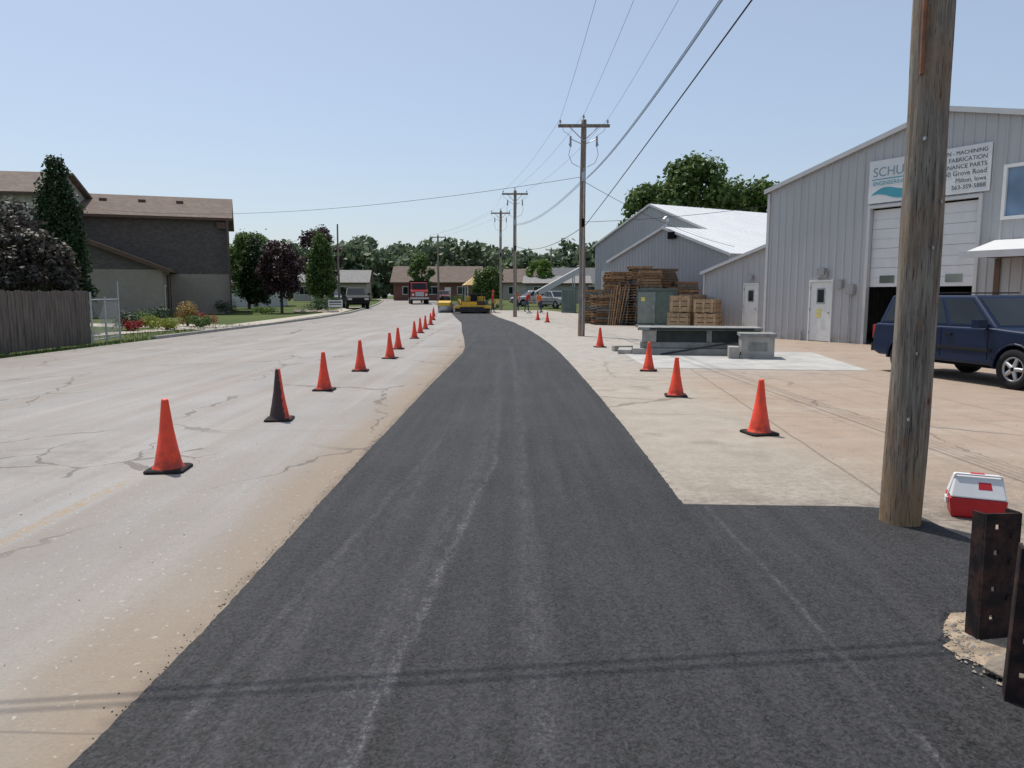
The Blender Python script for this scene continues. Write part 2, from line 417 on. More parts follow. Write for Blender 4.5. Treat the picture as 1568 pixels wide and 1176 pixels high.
for a,b in [((-13.0,27),(-13.0,40)),((-13.0,40),(-12.6,48)),((-12.6,48),(-12.7,58)),((-12.7,58),(-14.5,77)),((-14.5,77),(-16.6,93)),((-16.6,93),(-20,116))]:
    za,zb=gz(a[1]),gz(b[1])
    k.slab([(a[0]-.16,a[1],za+.11),(a[0],a[1],za+.11),(b[0],b[1],zb+.11),(b[0]-.16,b[1],zb+.11)],.14,CONC)
k.obj('kerb')
w=M()
for a,b,wd in [((-16.6,27),(-16.0,31),1.5),((-16.0,31),(-13.9,40),1.5),((-13.9,40),(-13.6,58),1.4),((-13.6,58),(-15.6,77),1.4)]:
    za,zb=gz(a[1])+.012,gz(b[1])+.012
    w.quad([(a[0]-wd,a[1],za),(a[0],a[1],za),(b[0],b[1],zb),(b[0]-wd,b[1],zb)],WALK)
w.obj('sidewalk')
w=M(); w.quad([(-24,39.5,-.004),(-13.1,33.5,-.004),(-13.1,39.9,-.004),(-24,39.9+2,.015)],WALK); w.obj('driveway')
w=M(); w.quad([(3.0,16.2,.006),(7.6,15.6,.006),(8.4,20.6,.006),(3.1,21.6,.006)],PAD); w.obj('concrete_pad')

# gravel patch with steel posts
SAND=simple('gravel_soil',(.31,.24,.17),.95,.35,14,bump=.8,bscale=60)
g=M(); cx,cy=2.45,3.03; n=40; ring=[]
for i in range(n):
    t=2*math.pi*i/n; rr=.50*(1+.10*math.sin(3*t+1)+.07*math.sin(7*t)+random.uniform(-.05,.05))
    ring.append((cx+rr*1.0*math.cos(t)+.02,cy+rr*.98*math.sin(t)))
g.add([(cx,cy,.03)]+[(x,y,.0155) for x,y in ring],[(0,1+i,1+(i+1)%n) for i in range(n)],SAND)
for i in range(1300):
    t=random.uniform(0,6.283); rr=.50*math.sqrt(random.random())
    stone(g,cx+rr*math.cos(t),cy+rr*.98*math.sin(t),.020,random.choice([.004,.005,.007,.009,.013]),random.choice([ST1,ST2]))
for i in range(50):
    t=random.uniform(0,6.283); rr=.50+random.expovariate(25)
    stone(g,cx+rr*math.cos(t),cy+rr*.96*math.sin(t),.013,random.choice([.003,.004,.005]),ST1)
for i in range(140):
    t=2*math.pi*i/140+random.uniform(-.05,.05); rr=.50*(1+.10*math.sin(3*t+1)+.07*math.sin(7*t))+random.uniform(0,.03)
    stone(g,cx+.02+rr*math.cos(t),cy+rr*.97*math.sin(t),.012,random.uniform(.008,.018),ASPH)
g.obj('gravel_patch')
g=M(); g.T=Matrix.Translation((2.12,2.93,.02))@Matrix.Rotation(.5,4,'Z')@Matrix.Rotation(.08,4,'X')
g.prism([(-.10,0),(.11,0),(.13,.02),(.09,.045),(-.08,.05),(-.12,.02)],-.07,.08,simple('broken_concrete',(.22,.185,.145),.95,.35,8,bump=.8)); g.obj('concrete_chunk',bevel=.008)

RUST=NB('rusty_steel'); nn=RUST.noise(7,3,.75); 
RUST.bump(RUST.noise(50,3,.7),.4,.005); RUST=RUST.done(RUST.mix(RUST.rng(nn,.42,.66),(.017,.013,.013),(.070,.034,.026)),.8,.1,.25)
def steelpost(x,y,h,rz,lean,w=.17):
    m=M(); t=.012
    hz=[h*.93-.02,h*.70,h*.42,h*.2]; hr=.012
    cols=[-w/2,-.030-hr,-.030+hr,w/2]
    zc=[-.1]+sum([[z-hr,z+hr] for z in sorted(hz)],[])+[h]
    for i in range(3):
        for j in range(len(zc)-1):
            if i==1 and j%2==1: continue
            m.box(cols[i],cols[i+1],0,t,zc[j],zc[j+1],RUST)
    m.box(-w/2-.001,-w/2+t,t,.085,-.1,h-.004,RUST); m.box(w/2-t,w/2+.001,t,.085,-.1,h+.003,RUST)
    for z in hz[:3]:
        m.T=Matrix.Translation((.045,-.002,z-.04))@Matrix.Rotation(R(90),4,'X'); m.lathe([(0,.010),(.013,.010),(.013,-.004)],RUST,6,False); m.T=Matrix.Identity(4)
    return m.obj('steel_guard_post',None,(x,y,0),(lean,R(1.2),rz))
steelpost(2.24,3.25,.61,R(8),R(-2),.18); steelpost(2.01,2.70,.64,R(-28),R(1.5),.16)

# ------------------------------------------------------------ traffic cones
def cone(x,y,rz,h=.64,black_side=False,tilt=0):
    m=M(); body=CONED if black_side else CONE
    b=.172; c=.03
    oct_=[(-b+c,-b),(b-c,-b),(b,-b+c),(b,b-c),(b-c,b),(-b+c,b),(-b,b-c),(-b,-b+c)]
    vs=[(px,py,.002) for px,py in oct_]+[(px,py,.022) for px,py in oct_]+[(px*.93,py*.93,.03) for px,py in oct_]
    fs=[tuple(reversed(range(8))),tuple(range(16,24))]
    for r_ in (0,8):
        fs+=[(r_+i,r_+(i+1)%8,r_+8+(i+1)%8,r_+8+i) for i in range(8)]
    m.add(vs,fs,CBASE)
    m.lathe([(.142,.030),(.138,.038),(.126,.050),(.118,.075),(.098,h*.27),(.096,h*.275),(.068,h*.53),(.066,h*.535),(.034,h*.94),(.031,h*.985),(.026,h),(.019,h-.004),(.017,h-.05)],body,28)
    return m.obj('traffic_cone',None,(x,y,gz(y)+(.013 if -1.4<x<1.3 else .001)),(tilt,0,rz))
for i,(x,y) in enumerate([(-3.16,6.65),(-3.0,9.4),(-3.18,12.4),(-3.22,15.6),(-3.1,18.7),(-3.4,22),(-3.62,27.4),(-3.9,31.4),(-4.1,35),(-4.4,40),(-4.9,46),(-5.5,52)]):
    cone(x,y,random.uniform(-.3,.3) if i else .1,.64+random.uniform(-.01,.03),black_side=(i==1),tilt=random.uniform(-.015,.015))
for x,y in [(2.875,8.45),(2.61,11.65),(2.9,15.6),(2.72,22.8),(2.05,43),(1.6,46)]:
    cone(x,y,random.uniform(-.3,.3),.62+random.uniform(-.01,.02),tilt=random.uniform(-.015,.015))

# ------------------------------------------------------------ cooler
RED=simple('red_plastic',(.48,.018,.024),.4,.1,6,bump=0); WPL=simple('white_plastic',(.68,.68,.68),.45,.04,6,bump=0)
e=empty('picnic_cooler',(3.38,5.24,.003),R(-24)); e.scale=(.86,.86,.92)
m=M(); L=.21
vs=[(-L*.9,-.12,0),(L*.9,-.12,0),(L*.9,.12,0),(-L*.9,.12,0),(-L,-.145,.16),(L,-.145,.16),(L,.145,.16),(-L,.145,.16)]
m.add(vs,[(3,2,1,0),(4,5,6,7),(0,1,5,4),(1,2,6,5),(2,3,7,6),(3,0,4,7)],RED); m.obj('body',e,bevel=.015,seg=3)
m=M(); Lt=.205
m.add([(-Lt,-.144,.163),(Lt,-.144,.163),(Lt,.144,.163),(-Lt,.144,.163),(-.17,-.05,.33),(.17,-.05,.33),(.17,.05,.33),(-.17,.05,.33)],
 [(3,2,1,0),(4,5,6,7),(0,1,5,4),(1,2,6,5),(2,3,7,6),(3,0,4,7)],WPL); m.obj('lid',e,bevel=.014,seg=3)
m=M(); m.box(-.05,.05,-.025,.025,.331,.340,RED); m.box(-.225,-.206,-.05,.05,.09,.14,WPL); m.box(.206,.225,-.05,.05,.09,.14,WPL)
m.slab([(.0,-.107,.232),(.10,-.107,.232),(.09,-.077,.285),(.0,-.077,.285)],.003,RED)
m.tube((-.218,-.02,.12),(-.165,-.06,.336),.008,.008,WPL); m.tube((.218,-.02,.12),(.165,-.06,.336),.008,.008,WPL); m.tube((-.165,-.06,.336),(.165,-.06,.336),.008,.008,WPL)
m.obj('handle',e,bevel=.003)

# ------------------------------------------------------------ utility poles
def upole(x,y,h,arm=1.95,gear=True,r0=.135,r1=.1,armdir=0,noarm=False):
    e=empty('utility_pole',(x,y,gz(y)),armdir)
    m=M(); prof=[]; K=40
    for i in range(K+1):
        t=i/K; prof.append((r0+(r1-r0)*t,-.2+(h+.2)*t))
    m.lathe(prof+[(0.0,h+.02)],POLE,24); o=m.obj('pole',e)
    for v in o.data.vertices:
        a=math.atan2(v.co.y,v.co.x); f=1+.03*math.sin(3*a+v.co.z*1.3)+.025*math.sin(5*a-v.co.z*2.1)+.02*math.sin(2*a+v.co.z*4.3); v.co.x*=f; v.co.y*=f
        v.co.x+=.012*math.sin(v.co.z*.9); 
    if noarm: return e
    m=M(); az=h-.25; hw=arm/2
    m.box(-hw,hw,-r1-.10,-r1-.005,az-.055,az+.055,POLE)
    for s_ in (-1,1):
        m.tube((s_*hw*.55,-r1-.05,az-.05),(0,-r1-.02,az-.55),.018,.018,STEEL,6)
        for q in (hw-.08,):
            m.tube((s_*q,-r1-.05,az+.055),(s_*q,-r1-.05,az+.12),.012,.012,STEEL,6)
            m.tube((s_*q,-r1-.05,az+.11),(s_*q,-r1-.05,az+.22),.045,.032,PORC,10)
    m.tube((0,0,h),(0,0,h+.08),.014,.014,STEEL,6); m.tube((0,0,h+.07),(0,0,h+.18),.045,.032,PORC,10)
    m.obj('crossarm',e)
    if gear:
        m=M()
        for s_ in (-1,1):
            m.tube((s_*.08,-.1,h-.9),(s_*.5,-.12,h-.72),.016,.016,STEEL,6)
            m.tube((s_*.50,-.12,h-.62),(s_*.50,-.12,h-1.0),.035,.045,PORC,8)
            m.tube((s_*.56,-.12,h-.95),(s_*.46,-.12,h-.68),.014,.014,STEEL,6)
            pts=[(s_*.5,-.1,h-1.0),(s_*.56,-.08,h-1.3),(s_*.44,-.05,h-1.6),(s_*.14,-.04,h-1.75)]
            for a,b in zip(pts,pts[1:]): m.tube(a,b,.009,.009,WIRE,5)
            pts=[(s_*.85,-.12,h-.2),(s_*.75,-.12,h-.45),(s_*.52,-.12,h-.6)]
            for a,b in zip(pts,pts[1:]): m.tube(a,b,.007,.007,WIRE,5)
        m.tube((.02,-r0*.95,0),(.02,-r1*1.02,h-1.8),.022,.022,STEEL,6)
        m.box(-.06,.06,-.24,-.1,h-2.3,h-1.95,STEEL); m.box(-.05,.05,-.26,-.12,h-4.0,h-3.7,DARK)
        m.obj('line_hardware',e)
    return e
P0=upole(2.75,5.07,8.4,gear=False,r0=.137,r1=.10)
m=M()
m.tube((-.095,-.085,3.02),(-.105,-.08,3.75),.016,.013,simple('rust_strip',(.26,.11,.06),.85,.35,9),6)
for z,a in ((2.6,-.6),(1.9,.2),(1.2,-.3),(2.2,.5),(.75,-.5)):
    m.box(math.sin(a)*.125-.004,math.sin(a)*.125+.004,-.137,-.11,z,z+.02,STEEL)
m.obj('staples',P0)
upole(2.72,29,8.2); upole(.2,51,8.5,1.75); upole(-1.0,66,8.7,1.7); upole(-8.7,88,8.1,1.9,gear=False)
upole(-18.6,80,8.7,noarm=True,r0=.13,r1=.08); upole(5.5,105,7.5,1.6,gear=False)

def wires(name,segs,r):
    cu=bpy.data.curves.new(name,'CURVE'); cu.dimensions='3D'; cu.bevel_depth=r; cu.bevel_resolution=1
    for p0,p1,sag in segs:
        sp=cu.splines.new('POLY'); n=24; sp.points.add(n)
        for i in range(n+1):
            t=i/n; q=[p0[j]+(p1[j]-p0[j])*t for j in range(3)]; q[2]-=4*sag*t*(1-t); sp.points[i].co=(*q,1)
    cu.materials.append(WIRE); o=bpy.data.objects.new(name,cu); scene.collection.objects.link(o); return o
tops=[(2.75,5.07,8.4,.9),(2.72,29,8.2,.9),(.2,51,8.6,.8),(-1.0,66,8.95,.78),(-8.7,88,8.6,.85)]
sg=[]
for a,b in zip(tops,tops[1:]):
    for k_ in (-1,0,1):
        za=a[2]+(.0 if k_ else .18); zb=b[2]+(.0 if k_ else .18)
        sg.append(((a[0]+k_*a[3],a[1]-.15,za),(b[0]+k_*b[3],b[1]-.15,zb),.3))
for k_ in (-1,0,1): sg.append(((2.75+k_*.9,5,8.4),(2.75+k_*.9,-25,8.4),.3))
wires('overhead_power_line',sg,.0045)
sg=[]
for dz,dx in ((0,0.1),(.12,.16),(.25,.22)):
    sg.append(((2.75+dx,5.1,5.75+dz),(2.8+dx*.4,29,6.0+dz*.4),.35))
    sg.append(((2.8,29,6.0+dz*.4),(.3,51,6.3+dz*.4),.4))
wires('overhead_service_cable',sg,.0065)
sg=[((2.9,5.1,5.35),(2.85,29,4.3),.05),((2.85,29,4.3),(.3,51,4.9),.5),((.3,51,4.9),(-.9,66,5.2),.4),((-.9,66,5.2),(-8.7,88,5.3),.5),((2.9,5.1,5.35),(3.1,-25,5.3),.3)]
wires('overhead_phone_cable',sg,.012)
wires('house_service_line',[((2.7,29,6.1),(-27.5,50.5,7.3),.75),((2.8,29,4.4),(9.6,27.9,4.9),.1),((2.8,29,5.9),(12.0,40.4,4.2),.3)],.009)
wires('street_crossing_cable',[((2.7,5.07,4.15),(-14,3.3,4.9),.1),((2.7,5.07,4.42),(-14,3.4,5.1),.1)],.0085)

# ------------------------------------------------------------ main metal building
RZ=R(-60)
B=empty('metal_workshop_building',(10.7,25.7,0),RZ)
XL,XP,XR=-2.41,3.87,10.15; EZ,PZ=5.40,7.00; D=24
top=lambda x: EZ+(PZ-EZ)*(1-abs(x-XP)/(XP-XL))
G=(1.72,5.05,0,4.35); DR=(-.47,.47,0,2.1); D2=(6.55,7.45,0,2.1); WN=(5.75,7.15,3.75,5.05)
m=M(); m.ribwall(XL,XR,0,-.1,top,SIDE,[G,DR,D2,WN],brk=[XP])
m.T=Matrix.Translation((XR,0,0))@Matrix.Rotation(R(90),4,'Z'); m.ribwall(0,D,0,-.1,lambda x:EZ,SIDE)
m.T=Matrix.Translation((XL,D,0))@Matrix.Rotation(R(-90),4,'Z'); m.ribwall(0,D,0,-.1,lambda x:EZ,SIDE)
m.T=Matrix.Identity(4)
m.add([(XL,D,0),(XR,D,0),(XR,D,EZ),(XP,D,PZ),(XL,D,EZ)],[(0,4,3,2,1)],SIDE)
m.obj('walls',B)
m=M(); m.quad([(XL+.05,.05,.02),(XR-.05,.05,.02),(XR-.05,D-.1,.02),(XL+.05,D-.1,.02)],simple('shop_floor',(.12,.11,.10),.8))
m.box(XL+.1,XR-.1,9,9.1,0,5.3,simple('shop_interior',(.06,.06,.06),.9)); 
for i in range(5): m.box(2.2+i*.6,2.6+i*.6,5+.3*i,5.6+.3*i,.02,.6+.3*(i%3),simple('shop_machine',(.05,.08,.07),.6))
m.obj('interior',B)
m=M()
m.slab([(XL-.15,-.12,EZ-.02),(XP,-.12,PZ+.02),(XP,D+.1,PZ+.02),(XL-.15,D+.1,EZ-.02)],-.05,WROOF)
m.slab([(XP,-.12,PZ+.02),(XR+.15,-.12,EZ-.02),(XR+.15,D+.1,EZ-.02),(XP,D+.1,PZ+.02)],-.05,WROOF)
m.obj('roof',B)
m=M()
m.slab([(XL-.16,-.15,EZ-.11),(XP,-.15,PZ-.07),(XP,-.15,PZ+.08),(XL-.16,-.15,EZ+.04)],.05,TRIM)
m.slab([(XP,-.15,PZ-.07),(XR+.16,-.15,EZ-.11),(XR+.16,-.15,EZ+.04),(XP,-.15,PZ+.08)],.05,TRIM)
m.box(XL-.05,XL+.06,-.06,-.033,0,EZ-.1,TRIM)
m.box(G[0]-.1,G[0],-.07,.1,0,G[3]+.1,TRIM); m.box(G[1],G[1]+.1,-.07,.1,0,G[3]+.1,TRIM); m.box(G[0],G[1],-.07,.1,G[3],G[3]+.1,TRIM)
m.obj('trim',B)
def persondoor(m,x0,x1,z1,y=0,mat=WHITE,win=True):
    m.box(x0,x0+.05,y-.06,y+.08,0,z1,mat); m.box(x1-.05,x1,y-.06,y+.08,0,z1,mat); m.box(x0,x1,y-.063,y+.083,z1-.05,z1+.02,mat)
    m.box(x0+.056,x1-.056,y-.02,y+.03,.02,z1-.056,mat)
    m.box(x0+.05,x1-.05,y+.031,y+.04,0,z1-.05,DARK)
    if win:
        cx_=(x0+x1)/2; m.box(cx_-.17,cx_+.17,y-.035,y-.021,z1-.80,z1-.26,STEEL); m.box(cx_-.13,cx_+.13,y-.039,y-.036,z1-.75,z1-.31,GLASS)
    m.tube((x1-.14,y-.02,1.0),(x1-.14,y-.07,1.0),.028,.028,STEEL)
    for z in (.25,1.05,1.8): m.box(x0+.04,x0+.06,y-.066,y-.02,z,z+.1,STEEL)
m=M(); persondoor(m,DR[0],DR[1],DR[3]); YEL=simple('yellow_notice',(.7,.6,.15),.6,.05)
m.box(-.13,.03,-.045,-.040,.98,1.12,YEL); m.box(-.13,.03,-.045,-.040,.82,.96,YEL); m.obj('door',B)
m=M(); persondoor(m,D2[0],D2[1],D2[3],mat=simple('tan_door',(.50,.38,.27),.5,.06),win=True); m.obj('office_door',B)
m=M(); z=1.86; PAN=simple('garage_panel',(.66,.66,.66),.4,.05)
while z<4.3:
    m.box(G[0]+.01,G[1]-.01,.10,.15,z+.005,min(z+.605,4.34),PAN)
    m.box(G[0]+.03,G[1]-.03,.094,.0995,z+.29,z+.30,SIDE)
    z+=.61
for i in range(4): m.box(G[0]+.35+i*.7,G[0]+.85+i*.7,.088,.0985,1.98,2.22,m_glass('door_window_%d'%i,(.13,.15,.13)))
m.obj('roll_up_door',B)
m=M(); x0,x1,_,_=WN
m.box(x0-.09,x0,-.08,.05,3.66,5.14,WHITE); m.box(x1,x1+.09,-.08,.05,3.66,5.14,WHITE); m.box(x0,x1,-.08,.05,5.05,5.14,WHITE); m.box(x0,x1,-.08,.05,3.66,3.75,WHITE)
m.box((x0+x1)/2-.03,(x0+x1)/2+.03,-.06,-.002,3.75,5.05,WHITE); m.box(x0,x1,.0,.03,3.75,5.05,GLASSB); m.obj('window',B)
m=M()
m.slab([(5.55,-1.6,2.72),(12,-1.6,2.72),(12,-.035,3.12),(5.55,-.035,3.12)],.05,WROOF)
m.box(5.5,12,-1.66,-1.605,2.58,2.76,TRIM); m.add([(5.56,-1.6,2.66),(5.56,-.036,2.66),(5.56,-.036,3.05)],[(0,1,2)],TRIM)
m.box(5.58,12,-1.55,-.04,2.62,2.64,BRN)
for x in (7.8,10.4): m.box(x,x+.12,-1.55,-1.43,0,2.62,BRN)
m.obj('porch_awning',B)
m=M()
m.box(5.6,5.75,-.055,-.033,0,2.6,BRN); m.box(8,9.6,-.08,-.034,.95,2.0,BRN); m.box(8.08,9.52,-.085,-.081,1.02,1.93,GLASS)
m.box(.62,.86,-.16,-.033,1.83,2.12,PORC); m.box(-.25,.25,-.12,-.033,2.2,2.42,STEEL); m.box(-.08,.2,-.2,-.033,2.28,2.52,PORC)
m.box(1.05,1.32,-.18,-.033,1.62,1.95,PORC); m.tube((1.18,-.06,0),(1.18,-.06,1.62),.02,.02,STEEL)
m.tube((-.75,-.07,0),(-.75,-.07,.35),.04,.04,STEEL)
m.obj('wall_fixtures',B)
S=empty('company_sign',(0,0,0)); S.parent=B
SB=simple('sign_board',(.66,.67,.67),.4,.05); TEAL=simple('sign_teal',(.06,.30,.38),.4,.05); SGR=simple('sign_grey',(.20,.30,.34),.4,.05); SBL=simple('sign_black',(.05,.06,.07),.5,.05)
m=M(); m.box(1.62,5.32,-.075,-.034,4.5,5.82,SB); m.obj('board',S)
m=M()
wv=[(1.72+i*.05,4.74+.07*math.sin(i*.22+.2)) for i in range(33)]
for (xa,za),(xb,zb) in zip(wv,wv[1:]):
    ta=.22*math.sin(math.pi*(xa-1.7)/1.65); tb=.22*math.sin(math.pi*min(1,(xb-1.7)/1.65))
    m.quad([(xa,-.078,za-ta*.35),(xb,-.078,zb-tb*.35),(xb,-.078,zb+tb),(xa,-.078,za+ta)],TEAL)
m.box(1.72,3.35,-.0785,-.0755,5.22,5.25,TEAL)
m.obj('logo',S)
def text(s_,x,z,size,mat,al='LEFT'):
    c=bpy.data.curves.new('lettering','FONT'); c.body=s_; c.size=size; c.extrude=.002; c.align_x=al; c.materials.append(mat)
    o=bpy.data.objects.new('lettering',c); scene.collection.objects.link(o); o.parent=S; o.location=(x,-.079,z); o.rotation_euler=(R(90),0,0)
text('SCHULTZ',1.75,5.32,.40,SGR); text('ENGINEERING',1.77,5.05,.17,TEAL)
for i,(t,sz) in enumerate((('* DESIGN - MACHINING',.155),('* FABRICATION',.17),('MAINTENANCE PARTS',.17),('2750 Grove Road',.19),('Milton, Iowa',.17),('563-359-5888',.17))):
    text(t,5.22,5.60-i*.195,sz,SBL,'RIGHT')
B2=empty('lean_to_shed',(10.7,25.7,0),RZ)
t2=lambda x: 2.63+(x+8.9)*.28
m=M(); m.ribwall(-8.9,-2.46,3.28,-.1,t2,SIDE,[(-6.5,-5.65,0,2.1)])
m.T=Matrix.Translation((-8.9,14,0))@Matrix.Rotation(R(-90),4,'Z'); m.ribwall(0,10.7,0,-.1,lambda x:2.63,SIDE2); m.T=Matrix.Identity(4); m.obj('walls',B2)
m=M(); m.slab([(-9.05,3.1,2.62),(-2.46,3.1,4.47),(-2.46,14,4.47),(-9.05,14,2.62)],-.05,WROOF)
m.slab([(-9.07,3.08,2.54),(-2.46,3.08,4.39),(-2.46,3.08,4.53),(-9.07,3.08,2.68)],.04,TRIM); m.box(-8.97,-8.88,3.22,3.25,0,2.6,TRIM); m.obj('roof',B2)
m=M(); persondoor(m,-6.5,-5.65,2.1,3.28); m.box(-6.2,-5.95,3.1,3.24,2.25,2.45,PORC)
m.box(-8.5,-8.35,3.12,3.24,.0,1.5,STEEL); m.box(-8.55,-8.3,3.08,3.24,1.0,1.5,STEEL); m.obj('door',B2)
def ribbarn(name,xp,y0,half,ez,pz,dep,siding,sd=.305,base=-.3):
    E=empty(name,(10.7,25.7,0),RZ); tp=lambda x: ez+(pz-ez)*(1-abs(x-xp)/half)
    m=M(); m.ribwall(xp-half,xp+half,y0,base,tp,siding,brk=[xp],sp=sd)
    m.T=Matrix.Translation((xp+half,y0,0))@Matrix.Rotation(R(90),4,'Z'); m.ribwall(0,dep,0,base,lambda x:ez,siding)
    m.T=Matrix.Translation((xp-half,y0+dep,0))@Matrix.Rotation(R(-90),4,'Z'); m.ribwall(0,dep,0,base,lambda x:ez,siding); m.T=Matrix.Identity(4)
    m.obj('walls',E); m=M()
    m.slab([(xp-half-.2,y0-.15,ez-.05),(xp,y0-.15,pz+.02),(xp,y0+dep,pz+.02),(xp-half-.2,y0+dep,ez-.05)],-.05,WROOF)
    m.slab([(xp,y0-.15,pz+.02),(xp+half+.2,y0-.15,ez-.05),(xp+half+.2,y0+dep,ez-.05),(xp,y0+dep,pz+.02)],-.05,WROOF)
    n=int(dep/.6)
    for i in range(n):
        yy=y0+.1+i*.6; m.slab([(xp,yy,pz+.09),(xp+half+.19,yy,ez+.02),(xp+half+.19,yy+.04,ez+.02),(xp,yy+.04,pz+.09)],.02,WROOF)
    m.slab([(xp-half-.21,y0-.18,ez-.16),(xp,y0-.18,pz-.08),(xp,y0-.18,pz+.08),(xp-half-.21,y0-.18,ez+.0)],.03,TRIM)
    m.slab([(xp,y0-.18,pz-.08),(xp+half+.21,y0-.18,ez-.16),(xp+half+.21,y0-.18,ez+.0),(xp,y0-.18,pz+.08)],.03,TRIM)
    m.obj('roof',E); return E
Bb=ribbarn('metal_shed',-17.5,8.3,5.25,3.85,5.6,26,SIDE2)
m=M(); m.box(-17.0,-16.4,8.1,8.26,4.9,5.3,DARK)
m.tube((-17.1,8.0,5.6),(-17.1,8.0,5.95),.1,.1,STEEL); m.tube((-17.1,7.9,5.95),(-17.1,8.1,6.1),.18,.18,STEEL)
m.box(-21.9,-19.9,8.15,8.26,0,2.9,SIDE); m.obj('vents',Bb)
Ba=ribbarn('metal_warehouse',-28,16.15,7.1,5.8,8.5,34,SIDE2)
m=M(); m.box(-30.6,-27.4,16.0,16.11,3.9,4.5,WHITE); m.box(-34,-31,16.0,16.11,0,3.6,SIDE); m.obj('fittings',Ba)

# ------------------------------------------------------------ yard objects
WOODS=[simple('pallet_wood_a',(.24,.135,.070),.85,.35,5,stretch=(1,6,1)),simple('pallet_wood_b',(.15,.10,.065),.85,.35,5),simple('pallet_wood_c',(.32,.20,.11),.85,.3,5),simple('pallet_wood_grey',(.19,.17,.145),.85,.3,5)]
LW=[simple('new_wood_a',(.40,.28,.17),.8,.25,4),simple('new_wood_b',(.32,.235,.15),.8,.25,4)]
def pstack(x,y,n,rz,woods=WOODS,w=1.2,d=1.0,ph=.145,name='pallet_stack',jit=.07):
    m=M()
    for k_ in range(n):
        z=k_*ph; wd=random.choice(woods)
        m.T=Matrix.Translation((random.uniform(-jit,jit),random.uniform(-jit,jit),z))@Matrix.Rotation(random.uniform(-.08,.08),4,'Z')
        for i in range(3):
            yy=-d/2+.05+i*(d-.1)/2-.025; m.box(-w/2,w/2,yy,yy+.05,.020,ph-.024,wd)
        for i in range(7):
            xx=-w/2+i*(w-.11)/6; m.box(xx,xx+.11,-d/2,d/2,ph-.022,ph-.002,wd)
        for i in range(3):
            xx=-w/2+i*(w-.12)/2; m.box(xx,xx+.12,-d/2,d/2,0,.018,wd)
    return m.obj(name,None,(x,y,gz(y)),(0,0,rz))
pstack(4.7,42.2,13,-.3);pstack(5.0,40.4,11,.1);pstack(5.75,41.6,18,-.2);pstack(6.3,40.0,16,1.3);pstack(7.2,42,22,.1);pstack(7.45,40.3,20,-.1);pstack(8.5,41.8,21,.3);pstack(8.8,39.8,14,.2);pstack(6.1,43.4,20,.3);pstack(9.6,41.2,16,.1)
m=M()
for i in range(7): m.tube((0,i*.13,0.0),(.35+i*.03,i*.15,1.9+.1*(i%3)),.03,.03,random.choice(WOODS),4)
m.obj('leaning_boards',None,(5.1,39.2,0),(0,0,-1.2))
def crate(x,y,z,rz,w,h):
    m=M()
    for s_ in (0,1):
        for ax in (0,1):
            m.T=Matrix.Rotation(math.pi*s_+ax*math.pi/2,4,'Z')
            wd=random.choice(LW); n=int(h/.19)
            for i in range(n): m.box(-w/2+.002*ax,w/2-.002*ax,-w/2-.02-.001*ax,-w/2,.02+i*h/n,.02+i*h/n+h/n-.035,random.choice(LW))
            for q in (-w/2+.02,-.05,w/2-.12): m.box(q,q+.1,-w/2-.045,-w/2-.022,0,h,wd)
    m.T=Matrix.Identity(4); m.box(-w/2+.05,w/2-.05,-w/2+.05,w/2-.05,0,h-.1,WOODS[1])
    return m.obj('wooden_crate',None,(x,y,z),(0,0,rz))
crate(7.75,33.9,0,-.5,.95,.8);crate(7.8,33.95,.83,-.45,.9,.75);crate(8.75,33.0,0,-.52,.95,.8);crate(8.7,33.05,.83,-.6,.9,.6);crate(8.5,34.9,0,-.5,.95,.8);crate(8.5,34.9,.83,-.5,.95,.8)
TG=simple('transformer_green',(.10,.14,.12),.55,.15); TG2=simple('transformer_panel',(.19,.225,.205),.5,.15)
m=M(); m.box(-.95,.95,-.7,.7,0,.12,CONC); m.box(-.9,.9,-.6,.65,.12,1.85,TG); m.box(-.86,.02,-.64,-.602,.2,1.75,TG2); m.box(.05,.86,-.63,-.602,.2,1.75,TG)
m.box(-.95,.95,-.66,.7,1.85,1.92,TG); m.box(-.1,-.06,-.68,-.64,.9,1.1,STEEL); m.box(-.7,-.5,-.648,-.641,1.3,1.5,YEL)
for i in range(7): m.box(.905,1.1,-.5+i*.16,-.46+i*.16,.4,1.6,TG)
m.obj('transformer_cabinet',None,(7.35,37.6,0),(0,0,-.35),bevel=.01)
DS=simple('dark_steel_plate',(.028,.033,.031),.7,.3,4); LG=simple('grey_concrete_cap',(.22,.22,.205),.85,.25,6,bump=.4)
e=empty('concrete_loading_platform',(5.1,20.3,0),R(-10))
m=M(); m.box(-1.75,1.45,-.62,.6,0,.17,CONC); m.box(-1.55,1.35,-.52,.5,.17,.34,LG); m.box(-1.5,-1.12,-.56,.56,.34,.66,CONC); m.box(-2.15,-1.77,-.5,.5,0,.12,CONC); m.obj('steps',e,bevel=.02)
m=M(); m.box(-1.1,1.4,-.48,.48,.345,.655,DS); m.box(.2,.34,-.52,-.485,.345,.655,LG)
m.box(-1.62,1.62,-.66,.62,.662,.74,LG); m.box(-1.3,1.4,-.667,-.661,.67,.73,DS); m.box(1.42,1.58,-.55,.5,.0,.655,DS)
m.tube((-1.0,-.72,.02),(1.2,-.75,.42),.025,.025,DS); m.obj('top_frame',e,bevel=.01)
m=M(); m.box(-.42,.42,-.45,.45,0,.1,CONC); m.box(-.38,.42,-.43,.45,.1,.56,CONC); m.box(-.42,.46,-.47,.49,.562,.64,LG); m.box(-.68,-.43,-.5,-.0,0,.3,CONC); m.box(-.2,.25,-.436,-.431,.2,.42,LG)
m.obj('concrete_block',None,(6.25,18.95,0),(0,0,R(-12)),bevel=.02)
m=M(); m.box(-.45,.45,-.14,.14,0,.16,CONC); m.obj('concrete_kerb_block',None,(3.35,21.3,0),(0,0,R(10)),bevel=.02)

